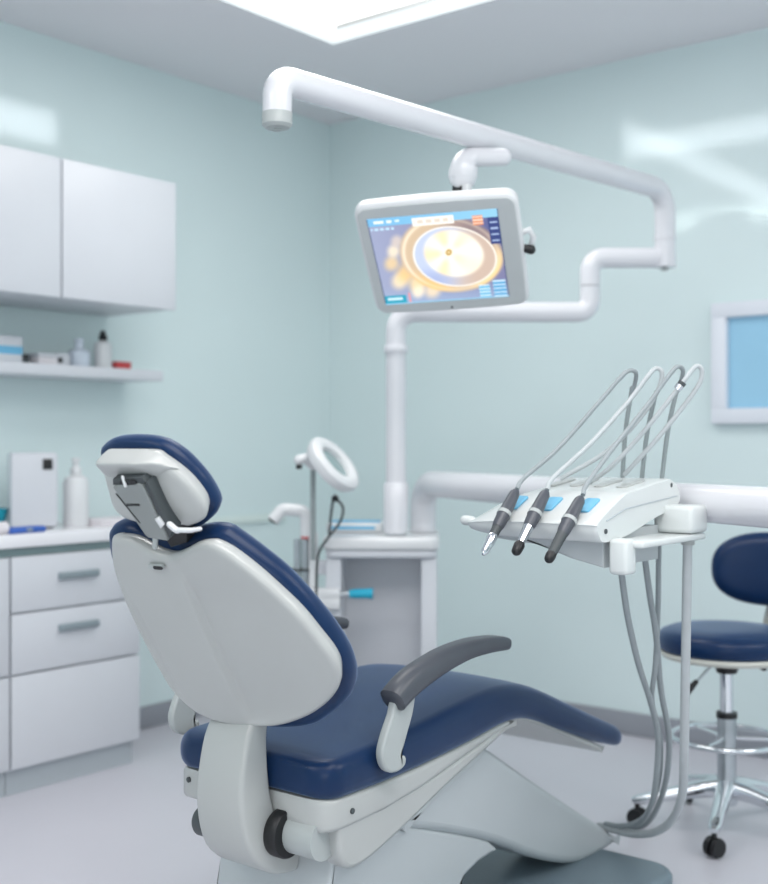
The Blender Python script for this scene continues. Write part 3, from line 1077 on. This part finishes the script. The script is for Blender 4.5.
# knob bracket on the right edge
bm = new_bm(); tube(bm, [monF(MW / 2 - .004, .045, .02), monF(MW / 2 + .022, .055, .02), monF(MW / 2 + .03, .03, .02), monF(MW / 2 + .022, .0, .02)], .009, 12, rounded=True)
hk = finish('side_hook', bm, M['white'], t)
bm = new_bm(); tube(bm, [monF(MW / 2 - .0, .0, .012), monF(MW / 2 + .020, -.004, .006)], [.011, .014], 14, rounded=True)
finish('side_knob', bm, M['black'], hk)

# ================================================================== CART
CY_ = math.radians(36)
CP = at(381, 560, 4.15); CP.z = 0
CR = Matrix.Rotation(CY_, 3, 'Z')
t = thing('instrument_cart', 'white instrument cart with an open front standing behind the dental chair', 'cart', CP, CY_)
# local axes: x to the right, -y towards the viewer
bm = new_bm(); slab(bm, rrect(.205, .20, .04, 5), .872, .918, lambda u, v, n: Vector((u, v + .17, n)), .012, 3); finish('top', bm, M['white'], t)
bm = new_bm(); slab(bm, rrect(.196, .19, .035, 5), .845, .8715, lambda u, v, n: Vector((u, v + .17, n)), .008, 3); finish('rim', bm, M['lam'], t)
bm = new_bm(); bb(bm, (-.195, .0, .09), (-.14, .34, .8445), .006); finish('side_panel', bm, M['lam'], t)
bm = new_bm(); bb(bm, (.14, .0, .09), (.195, .34, .8445), .006); finish('side_panel', bm, M['lam'], t)
bm = new_bm(); bb(bm, (-.14, .20, .09), (.14, .34, .8445)); finish('back_panel', bm, M['lam'], t)
bm = new_bm(); bb(bm, (-.19, .0, .06), (.19, .34, .0895), .004); finish('floor_panel', bm, M['lam'], t)
for sx in (-.16, .16):
    for sy in (.04, .30):
        bm = new_bm()
        lathe(bm, [(0, -.012), (.022, -.012), (.026, -.008), (.026, .008), (.022, .012), (0, .012)], c=(sx, sy, .027), seg=20, mx=Matrix.Rotation(math.radians(90), 3, 'Y'))
        bb(bm, (sx - .016, sy - .012, .03), (sx + .016, sy + .012, .06), .003)
        finish('caster', bm, M['dgrey'], t)
# instrument stand clamped on the left of the cart
bm = new_bm(); bb(bm, (-.258, .03, .32), (-.228, .08, .93), .008); post = finish('instrument_post', bm, M['white'], t)
for z0, z1 in ((.55, .62), (.78, .83)):
    bm = new_bm(); bb(bm, (-.236, .035, z0), (-.194, .075, z1), .004); finish('post_bracket', bm, M['lam'], t)
bm = new_bm()
for dx in (-.30, -.272):
    bm = new_bm(); tube(bm, [(dx, .055, .42), (dx, .055, .905)], .0125, 14); finish('suction_tube', bm, M['steel'], t)
bm = new_bm(); bb(bm, (-.336, .035, .79), (-.234, .075, .80), .003); finish('clamp', bm, M['dgrey'], t)
bm = new_bm(); tube(bm, fillet_path([(-.268, .055, .915), (-.268, .055, 1.005), (-.352, .04, 1.012), (-.385, .03, .972)], .03, 6), .0225, 16)
fau = finish('water_spout', bm, M['white'], t)
bm = new_bm(); lathe(bm, [(0, 0), (.018, 0), (.018, .006), (0, .006)], c=(-.386, .0295, .968), seg=16, mx=Matrix.Rotation(math.radians(35), 3, 'Y')); finish('nozzle', bm, M['black'], fau)
bm = new_bm(); lathe(bm, [(0, 0), (.0205, 0), (.0205, .008), (0, .008)], c=(-.268, .055, .907), seg=18); finish('spout_ring', bm, M['red'], fau)
# holder with teal-handled instrument
bm = new_bm(); bb(bm, (-.262, -.035, .70), (-.14, .03, .738), .008); bb(bm, (-.225, -.035, .668), (-.14, .03, .705), .006); finish('holder', bm, M['white'], t)
hp_ = thing('teal_instrument', 'turquoise-handled suction instrument lying in the holder on the cart side', 'instrument', CP + CR @ Vector((-.139, -.021, .7195)), CY_)
bm = new_bm(); tube(bm, [(0, 0, 0), (.03, -.002, .001)], .010, 14, rounded=True); finish('collar', bm, M['steel'], hp_)
bm = new_bm(); tube(bm, [(.03, -.002, .001), (.05, -.003, .002), (.09, -.005, .003), (.1, -.006, .003), (.112, -.006, .003)], [.013, .017, .0175, .019, .0195], 16); finish('handle', bm, M['teal'], hp_)

# tray on the cart
tp = CP + CR @ Vector((-.105, .24, .919))
t2 = thing('instrument_tray', 'shallow white tray with a sky blue liner on top of the cart', 'tray', tp, CY_)
bm = new_bm(); slab(bm, rrect(.105, .07, .02, 5), .0, .036, lambda u, v, n: Vector((u, v, n)), .008, 3); finish('tray', bm, M['white'], t2)
bm = new_bm(); bb(bm, (-.085, -.073, .012), (.075, -.066, .024), .002); bb(bm, (-.09, -.055, .0362), (.09, .055, .039), .001); finish('liner', bm, M['blue'], t2)

# magnifier lamp on a thin pole
mp = at(313, 545, 4.12)
mg = thing('magnifier_lamp', 'white ring magnifier lamp on a thin grey pole beside the cart', 'magnifier', mp)
q = rel(mp)
bm = new_bm(); tube(bm, [q(at(313, 560, 4.12)), q(at(313, 461, 4.12))], .0095, 12); finish('pole', bm, M['rod'], mg)
mc = at(334, 464, 4.12)
# ring axis chosen so that the ring reads as a steep ellipse
axv = (RT * .68 + Vector((0, 0, 1)) * .60 - FW * .30).normalized()
mu = axv.cross(Vector((0, 0, 1))).normalized(); mvv = mu.cross(axv).normalized()
MR = Matrix((mu, mvv, axv)).transposed()
bm = new_bm()
lathe(bm, [(.062, -.012), (.066, -.026), (.085, -.032), (.105, -.026), (.114, -.008), (.112, .01), (.1, .02), (.08, .022), (.066, .014), (.062, 0), (.062, -.012)], c=q(mc), seg=44, mx=MR)
finish('ring', bm, M['white'], mg)
bm = new_bm(); lathe(bm, [(0, .004), (.03, .003), (.0625, -.001), (.0625, -.006), (.03, -.01), (0, -.011)], c=q(mc), seg=40, mx=MR); finish('lens', bm, M['lens'], mg)
bm = new_bm(); tube(bm, [q(at(313, 466, 4.12)), q(at(306, 458, 4.11)), q(at(299, 460, 4.1))], [.017, .02, .018], 14, rounded=True)
jn = finish('joint', bm, M['white'], mg)
bm = new_bm(); lathe(bm, [(0, -.014), (.01, -.014), (.011, 0), (0, .002)], c=q(at(299, 465, 4.1)), seg=16); finish('knob', bm, M['black'], jn)
bm = new_bm(); lathe(bm, [(0, -.016), (.011, -.016), (.013, 0), (0, .01)], c=q(at(335, 497, 4.1)), seg=16); finish('cable_gland', bm, M['black'], mg)
bm = new_bm(); tube(bm, [q(p) for p in catmull([at(333, 500, 4.1), at(331, 515, 4.1), at(329, 535, 4.08)], 6)], .005, 10)
tube(bm, [q(p) for p in catmull([at(337, 499, 4.1), at(343, 508, 4.09), at(340, 522, 4.08), at(328, 538, 4.06), at(320, 550, 4.05), at(317, 565, 4.05), at(316, 600, 4.06)], 6)], .0048, 10)
finish('cable', bm, M['dgrey'], mg)

# ================================================================== WATER / SUPPORT PIPE AND DELIVERY UNIT
G0 = Vector((-2.62, 3.498, 1.098)); G1 = Vector((-.90, 2.641, 1.098))
t = thing('support_pipe', 'thick white horizontal pipe with an elbow carrying the instrument console', 'pipe', (G0.x, G0.y, 0))
q = rel((G0.x, G0.y, 0))
bm = new_bm()
tube(bm, [q(p) for p in fillet_path([(G0.x, G0.y, .92), G0, G1, Vector((G1.x, G1.y, .05))], .11, 10)], .048, 28)
finish('pipe', bm, M['tube'], t)
bm = new_bm(); lathe(bm, [(0, 0), (.1, 0), (.105, .006), (.1, .02), (.06, .03), (.055, .06), (0, .06)], c=q((G1.x, G1.y, 0)), seg=36); finish('foot_flange', bm, M['tube'], t)

UX1 = -1.26
UL = Vector((UX1 - .18, 2.52, 1.0))
DU = thing('delivery_unit', 'white instrument console with a sloping front, carried on the thick pipe', 'instrument console', UL)
q = rel(UL)
prof = [(2.350, 1.027), (2.325, 1.040), (2.316, 1.062), (2.325, 1.076), (2.438, 1.128), (2.50, 1.139), (2.66, 1.159), (2.70, 1.158), (2.735, 1.134), (2.730, 1.098), (2.60, 1.07), (2.45, 1.035)]
pro = catmull([(0, a, b) for a, b in prof], 4, True)
xs = [(-1.622, .30), (-1.618, .42), (-1.605, .55), (-1.585, .68), (-1.56, .80), (-1.53, .91), (-1.5, .98), (-1.47, 1.0), (-1.4, 1.0), (-1.3, 1.0), (-1.272, 1.0), (-1.264, .985), (-1.26, .95)]
bm = new_bm()
zc = 1.05; yc = 2.53
loft(bm, [[q((x, yc + (p.y - yc) * (.80 + .2 * s if x < -1.4 else 1 - (1 - s) * .35), zc + (p.z - zc) * (s if x < -1.4 else 1 - (1 - s) * .6))) for p in pro] for x, s in xs])
shl = finish('console_shell', bm, M['unit'], DU, sharp=32)
# side seam and screw
for c_ in ((UX1, 2.355, 1.052), (UX1 - .002, 2.69, 1.145)):
    bm = new_bm(); lathe(bm, [(0, -.001), (.0055, -.001), (.0055, .003), (0, .003)], c=q(c_), seg=14, mx=rx); finish('screw', bm, M['dgrey'], shl)
bm = new_bm()
tube(bm, [q((UX1 + .0005, 2.36, 1.075)), q((UX1 + .0005, 2.45, 1.098)), q((UX1 + .0005, 2.72, 1.118))], .0016, 6)
finish('side_seam', bm, M['kick'], shl)
# left grip nub
bm = new_bm(); tube(bm, [q(at(472, 521, 2.86)), q(at(465, 520, 2.87))], .012, 14, rounded=True); finish('grip_nub', bm, M['unit'], DU)
# underside pan
bm = new_bm()
pl = [(-1.575, 2.36), (-1.27, 2.36), (-1.27, 2.66), (-1.575, 2.66)]
poly = [(0, 0), (.20, -.02), (.30, -.055), (.31, -.05), (.31, .02), (0, .02)]
slab(bm, outline2d([(-1.58, 1.05), (-1.58, 1.022), (-1.45, 1.012), (-1.36, .985), (-1.275, .968), (-1.275, 1.05)], 1, False), 2.375, 2.65, lambda u, v, n: q((u, n, v)), .004)
finish('under_pan', bm, M['chair_grey'], DU)
bm = new_bm(); bb(bm, q((-1.262, 2.37, .955)), q((-1.215, 2.42, 1.035)), .01, 3); finish('switch_block', bm, M['unit'], DU)
# tray plate + bracket to the pipe
bm = new_bm(); bb(bm, q((-1.30, 2.40, 1.014)), q((-1.19, 2.735, 1.030)), .006, 3); finish('support_plate', bm, M['unit'], DU)
bm = new_bm(); bb(bm, q((-1.29, 2.65, 1.031)), q((-1.188, 2.745, 1.098)), .012, 3); finish('mount_block', bm, M['unit'], DU)
# support rods for the hoses
for (x0, y0, x1, y1, m_) in ((622, 476, 632, 388, 0), (641, 476, 656, 392, 1), (661, 476, 678, 385, 2)):
    bm = new_bm(); a = on_y(x0, y0, 2.69); b = on_y(x1, y1, 2.68)
    mid = on_y((x0 + x1) / 2 - 1.5, (y0 + y1) / 2, 2.685)
    a.z = 1.14
    tube(bm, [q(p) for p in catmull([a, mid, b], 8)], .0056, 12, rounded=True)
    finish('hose_rod', bm, M['rod'], DU)

# handpieces with their hoses
def front(px, py, y):
    return on_y(px, py, y)


HP = [
    dict(label='grey dental handpiece with a silver tip, leftmost in the console holders', tail=(516, 491), tip=(484, 553), end='silver',
         hose=[(517, 489, 2.36), (524, 478, 2.39), (558, 448.5, 2.48), (600, 401, 2.57), (622, 376, 2.61), (630, 370.5, 2.63), (636, 373, 2.65), (635, 383, 2.67), (632, 392, 2.68)]),
    dict(label='grey dental handpiece with a silver stem and black nose, middle of the console holders', tail=(546, 492), tip=(516, 552), end='mixed',
         hose=[(547, 490, 2.36), (553, 478, 2.39), (590, 444, 2.48), (628, 402, 2.57), (648, 376, 2.61), (656, 368.5, 2.63), (662, 373, 2.64), (658, 390, 2.64), (640, 418, 2.61), (606, 452, 2.57), (560, 479, 2.52)]),
    dict(label='grey dental handpiece with a long dark tip, rightmost in the console holders', tail=(581, 498), tip=(549, 559), end='dark',
         hose=[(583, 495, 2.36), (587, 484, 2.39), (610, 452, 2.48), (648, 404, 2.57), (670, 374, 2.61), (678, 366.5, 2.63), (683, 371, 2.65), (680, 384, 2.67), (676, 394, 2.68)]),
]
BLUE_CENT = []
for k, h in enumerate(HP):
    a = front(*h['tail'], 2.355)
    b = front(*h['tip'], 2.215)
    d = (b - a)
    t = thing('dental_handpiece', h['label'], 'handpiece', a, group='handpieces on the instrument console')
    q2 = rel(a)
    P_ = lambda s: q2(a + d * s)
    bm = new_bm()
    tube(bm, [P_(.0), P_(.05), P_(.25), P_(.34), P_(.36), P_(.40), P_(.42), P_(.55), P_(.60)], [.0085, .0125, .0145, .0155, .0165, .0165, .0155, .0145, .0125], 18)
    finish('grip', bm, M['grey'], t)
    bm = new_bm(); tube(bm, [P_(.355), P_(.405)], .0172, 18); finish('ring', bm, M['lgrey'], t)
    if h['end'] == 'silver':
        bm = new_bm(); tube(bm, [P_(.59), P_(.74)], [.0118, .0108], 16); finish('neck', bm, M['dgrey'], t)
        bm = new_bm(); tube(bm, [P_(.735), P_(.78), P_(.97), P_(1.0)], [.0115, .0125, .009, .006], 16, rounded=True); finish('tip', bm, M['chrome'], t)
    elif h['end'] == 'mixed':
        bm = new_bm(); tube(bm, [P_(.59), P_(.66), P_(.86)], [.0125, .0115, .0095], 16); finish('neck', bm, M['chrome'], t)
        bm = new_bm(); tube(bm, [P_(.855), P_(.89), P_(.98)], [.0095, .0125, .0115], 16, rounded=True); finish('tip', bm, M['black'], t)
    else:
        bm = new_bm(); tube(bm, [P_(.59), P_(.66), P_(.93)], [.0125, .012, .0105], 16); finish('neck', bm, M['dgrey'], t)
        bm = new_bm(); tube(bm, [P_(.925), P_(.94), P_(.99)], [.0112, .0118, .011], 16, rounded=True); finish('tip', bm, M['black'], t)
    bm = new_bm(); tube(bm, [q2(front(*p)) for p in catmull([(x, y, z) for x, y, z in h['hose']], 6)], .0054 if k != 1 else .0056, 12); finish('hose', bm, M['hose'] if k != 1 else M['hose_w'], t)
    # blue rest pad on the slope, right beside the grip
for (x0, y0, x1, y1) in ((511, 496, 522, 511), (546, 497, 556, 515), (582, 500, 594, 520)):
    c = on_y((x0 + x1) / 2, (y0 + y1) / 2, 2.385)
    sl = math.atan2(1.128 - 1.076, 2.438 - 2.325)
    mx = Matrix.Rotation(sl, 3, 'X')
    bm = new_bm()
    tb = bmesh.new()
    cx0 = c.x
    slab(bm, rrect(.018, .032, .007, 4), -.002, .003, lambda u, v, n: q(Vector((cx0, 2.384, 1.1065))) + mx @ Vector((u, v, n)), .0015, 2)
    tb.free()
    finish('rest_pad', bm, M['blue'], DU)
# slots in the top where the hoses lie
for x_ in (-1.5, -1.435, -1.37, -1.31):
    bm = new_bm(); mx = Matrix.Rotation(math.atan2(.022, .17), 3, 'X')
    slab(bm, rrect(.013, .055, .008, 4), -.002, .0018, lambda u, v, n: q(Vector((x_, 2.575, 1.1505))) + mx @ Vector((u, v, n)), .001, 2)
    finish('hose_groove', bm, M['chair_white'], DU)

# the fourth hose, with a metal ferrule, looping from the console top
pts4 = [(590, 482, 2.56), (612, 466, 2.56), (645, 430, 2.585), (680, 386, 2.61), (692, 370, 2.63), (698, 366, 2.64), (702, 372, 2.65), (696, 389, 2.65), (662, 433, 2.62), (625, 474, 2.60)]
a = on_y(590, 482, 2.56)
t = thing('air_hose', 'pale looped hose with a metal ferrule, highest and rightmost above the console', 'hose', a)
q2 = rel(a)
bm = new_bm(); tube(bm, [q2(on_y(*p)) for p in catmull(pts4, 8)], .0056, 12, rounded=True); finish('loop', bm, M['hose_w'], t)
f0, f1 = q2(on_y(677, 389.5, 2.607)), q2(on_y(683, 382, 2.613))
bm = new_bm(); tube(bm, [f0, f0.lerp(f1, .6)], .0095, 14); finish('ferrule', bm, M['chrome'], t)
bm = new_bm(); tube(bm, [f0.lerp(f1, .62), f1], .0098, 14); finish('ferrule_nut', bm, M['dgrey'], t)
# supply hoses hanging from the console
def cable(label, pts, r, m, name='supply_hose'):
    c = [at(*p) for p in catmull(pts, 6)]
    c = [Vector((p.x, p.y, max(p.z, r + .003))) for p in c]
    t = thing(name, label, 'hose', c[0], group='supply hoses under the console')
    q2 = rel(c[0])
    bm = new_bm(); tube(bm, [q2(p) for p in c], r, 12, rounded=True); finish('tube', bm, m, t)
    bm = new_bm(); d = (c[1] - c[0]).normalized()
    tube(bm, [q2(c[0]), q2(c[0] + d * .03)], r * 1.45, 14); finish('end_fitting', bm, M['lgrey'], t)


cable('grey supply hose bowing left, first from the left under the console', [(619, 552, 2.86), (623, 585, 2.87), (628, 618, 2.9), (638, 662, 2.97), (650, 700, 3.06), (658, 736, 3.14), (656, 780, 3.2), (651, 805, 3.26), (640, 822, 3.36), (620, 826, 3.46), (606, 824, 3.52)], .008, M['hose'])
cable('grey supply hose swinging right at its foot, second from the left under the console', [(641, 532, 2.95), (645, 560, 2.96), (650, 596, 2.98), (656, 634, 3.02), (661, 690, 3.1), (669, 736, 3.17), (666, 780, 3.25), (655, 812, 3.36), (642, 826, 3.46), (622, 828, 3.54), (608, 826, 3.58)], .008, M['hose'])
cable('thin grey supply hose dropping straight, third from the left under the console', [(659, 532, 3.02), (658.5, 570, 3.02), (658, 610, 3.03), (655.5, 664, 3.05), (652, 700, 3.09), (660, 738, 3.19), (659, 780, 3.28), (648, 812, 3.42), (632, 824, 3.52), (616, 826, 3.60), (606, 826, 3.63)], .007, M['hose'])
cable('thickest pale supply hose under the mount block, curving back to the chair base', [(688, 532, 2.86), (687, 580, 2.87), (686, 640, 2.9), (685, 700, 2.95), (684, 760, 3.02), (682, 796, 3.1), (672, 820, 3.2), (655, 832, 3.3), (635, 834, 3.4), (612, 829, 3.5), (600, 826, 3.54)], .0115, M['hose_w'])

# ================================================================== STOOL
SP = Vector((-1.533, 3.683, 0))
t = thing('stool', 'navy round-seated clinic stool with chrome five-star base on casters', 'stool', SP)
A0 = Vector((-1.456, 3.401, 0)) - SP
ang0 = math.atan2(A0.y, A0.x)
RL = .285
for k in range(5):
    a = ang0 + k * 2 * math.pi / 5 * -1
    d = Vector((math.cos(a), math.sin(a), 0)); s = Vector((-d.y, d.x, 0))
    bm = new_bm()
    sect = []
    for rr, z, hw, hh in ((.02, .135, .03, .03), (.08, .128, .027, .027), (.16, .112, .023, .021), (.24, .094, .02, .016), (.285, .086, .018, .013), (.302, .084, .01, .007)):
        sect.append([d * rr + s * e.x + Vector((0, 0, z + e.y)) for e in rrect(hw, hh, min(hw, hh) * .7, 4)])
    loft(bm, sect); lg = finish('leg', bm, M['chrome'], t)
    bm = new_bm()
    R2 = Matrix((s, Vector((0, 0, 1)), s.cross(Vector((0, 0, 1))))).transposed()
    ca_, sa_ = math.cos(a + 1.0), math.sin(a + 1.0)
    ax = Vector((ca_, sa_, 0)); up = Vector((0, 0, 1))
    RW = Matrix((up, ax.cross(up), ax)).transposed()
    for off in (-.024, .004):
        lathe(bm, [(0, 0), (.024, 0), (.029, .004), (.0295, .012), (.027, .019), (0, .02)], c=d * RL + Vector((0, 0, .031)) + ax * off, seg=24, mx=RW)
    tube(bm, [d * RL + Vector((0, 0, .035)), d * RL + Vector((0, 0, .082))], .008, 10)
    finish('caster', bm, M['black'], lg)
bm = new_bm(); lathe(bm, [(0, .08), (.03, .08), (.036, .09), (.036, .15), (.03, .16), (0, .16)], seg=28); finish('hub', bm, M['chrome'], t)
bm = new_bm(); lathe(bm, [(0, .155), (.030, .155), (.030, .36), (0, .36)], seg=28); finish('sleeve', bm, M['steel'], t)
bm = new_bm(); lathe(bm, [(0, .36), (.033, .36), (.033, .378), (0, .378)], seg=28); finish('collar', bm, M['black'], t)
bm = new_bm(); lathe(bm, [(0, .378), (.021, .378), (.021, .53), (0, .53)], seg=24); finish('piston', bm, M['chrome'], t)
bm = new_bm(); lathe(bm, [(0, .505), (.032, .505), (.04, .53), (.05, .548), (0, .548)], seg=24); finish('mechanism', bm, M['black'], t)
bm = new_bm()
ring = [Vector((.175 * math.cos(2 * math.pi * k / 48), .175 * math.sin(2 * math.pi * k / 48), .295)) for k in range(48)]
tube(bm, ring, .0085, 10, closed=True)
for k in range(3):
    a = k * 2 * math.pi / 3 + .5
    tube(bm, [(.028 * math.cos(a), .028 * math.sin(a), .295), (.175 * math.cos(a), .175 * math.sin(a), .295)], .006, 8)
finish('foot_ring', bm, M['chrome'], t)
bm = new_bm(); lathe(bm, [(0, .548), (.16, .548), (.205, .556), (.213, .566), (.21, .576), (0, .576)], seg=48); finish('seat_shell', bm, M['beige'], t)
bm = new_bm(); lathe(bm, [(0, .576), (.2, .576), (.214, .583), (.221, .60), (.219, .62), (.208, .637), (.18, .648), (.1, .652), (0, .650)], seg=56); finish('seat', bm, M['navy'], t)
q = rel(SP)
bm = new_bm(); tube(bm, [q(at(713, 664, 3.75)), q(at(700, 678, 3.73)), q(at(694, 684, 3.73))], .0045, 8)
lv = finish('height_lever', bm, M['steel'], t)
bm = new_bm(); tube(bm, [q(at(696, 682, 3.73)), q(at(687, 692, 3.72))], [.008, .012], 12, rounded=True); finish('lever_grip', bm, M['black'], lv)
bm = new_bm(); tube(bm, [q(at(752, 662, 3.72)), q(at(764, 668, 3.7))], [.007, .01], 12, rounded=True); finish('tilt_knob', bm, M['black'], t)
# backrest
bd = (RT * .72 + FW * .68).normalized()          # from the seat centre towards the backrest
bs_ = Vector((bd.y, -bd.x, 0))                   # sideways
facing = (-bd * .55 - FW * .45).normalized()
bs_ = Vector((0, 0, 1)).cross(-facing).normalized() * -1
bc = q(at(775, 569, 3.93))
bw, bh = .198, .122
bo = []
for k in range(48):
    a = 2 * math.pi * k / 48
    c_, s_ = math.cos(a), math.sin(a)
    bo.append(Vector((bw * math.copysign(abs(c_) ** .8, c_), bh * math.copysign(abs(s_) ** .8, s_))))
bkF = lambda u, v, n: bc + bs_ * u + Vector((0, 0, 1)) * v + facing * (n + .9 * u * u)
bm = new_bm(); pad(bm, ccw(bo), [(.03, -.022), (.01, -.016), (0, -.002), (0, .012), (.01, .026), (.03, .034)], bkF, centre=(0, 0), dome1=.008, steps=8); finish('backrest', bm, M['navy'], t, sharp=60)
bm = new_bm()
b0 = q(SP) + bd * .05 + Vector((0, 0, .555)); b1 = q(SP) + bd * .25 + Vector((0, 0, .56)); b2 = bc - facing * .03 + Vector((0, 0, -.09)); b3 = bc - facing * .03 + Vector((0, 0, .02))
pth = fillet_path([b0, b1, b2, b3], .05, 6)
sec = []
for i, p in enumerate(pth):
    d = (pth[min(i + 1, len(pth) - 1)] - pth[max(i - 1, 0)]).normalized()
    sd = Vector((bd.y, -bd.x, 0)); nn = d.cross(sd).normalized()
    sec.append([p + sd * e.x + nn * e.y for e in rrect(.026, .007, .004, 3)])
loft(bm, sec); finish('back_bar', bm, M['beige'], t)

# ================================================================== LIGHT
def area(name, loc, rot, sx, sy, power, col=(1, 1, 1), spread=180):
    l = bpy.data.lights.new(name, 'AREA')
    l.shape = 'RECTANGLE'; l.size = sx; l.size_y = sy; l.energy = power; l.color = col
    l.spread = math.radians(spread)
    o = bpy.data.objects.new(name, l); COL.objects.link(o)
    o.location = loc; o.rotation_euler = [math.radians(a) for a in rot]
    return o


area('ceiling_lamp', (lx + LS / 2, ly - LS / 2, ZC - .045), (0, 0, 0), 1.0, 1.0, 8, (1, .975, .95))
area('ceiling_fill', (-.6, 1.2, ZC - .03), (0, 0, 0), 1.6, 1.6, 38, (1, .975, .95))  # this and the next two: unseen fill lights added under the ceiling
area('ceiling_fill', (.9, 3.0, ZC - .03), (0, 0, 0), 1.4, 1.4, 28, (1, .975, .95))
area('ceiling_fill', (-2.2, -.8, ZC - .03), (0, 0, 0), 1.4, 1.4, 24, (1, .975, .95))
area('soft_fill', (1.0, -2.0, 1.5), (90, 0, 25), 2.8, 1.8, 38, (1, .985, .975))  # large soft fill added behind the camera
# narrow unseen beams added to throw bright patches high on the walls
area('patch_beam', (-1.9, 1.6, 2.50), (90, 0, 0), .95, .095, .07, (1, .95, .98), 2)
area('patch_beam', (-1.98, 1.6, 2.36), (90, 31, 0), .95, .07, .045, (1, .95, .98), 2)
area('patch_beam', (-1.55, 1.6, 2.165), (90, 0, 0), 1.2, .055, .06, (.98, 1, .97), 2)
area('patch_beam', (-1.2, 2.5, 2.52), (90, 0, 90), .85, .13, .11, (1, .94, 1), 2)

wd = bpy.data.worlds.new('world'); scene.world = wd
wd.use_nodes = True
wd.node_tree.nodes['Background'].inputs[0].default_value = (.8, .9, 1, 1)
wd.node_tree.nodes['Background'].inputs[1].default_value = .5

scene.view_settings.view_transform = 'Standard'
scene.view_settings.look = 'None'
scene.view_settings.exposure = 0.36
scene.cycles.max_bounces = 8
scene.cycles.diffuse_bounces = 5
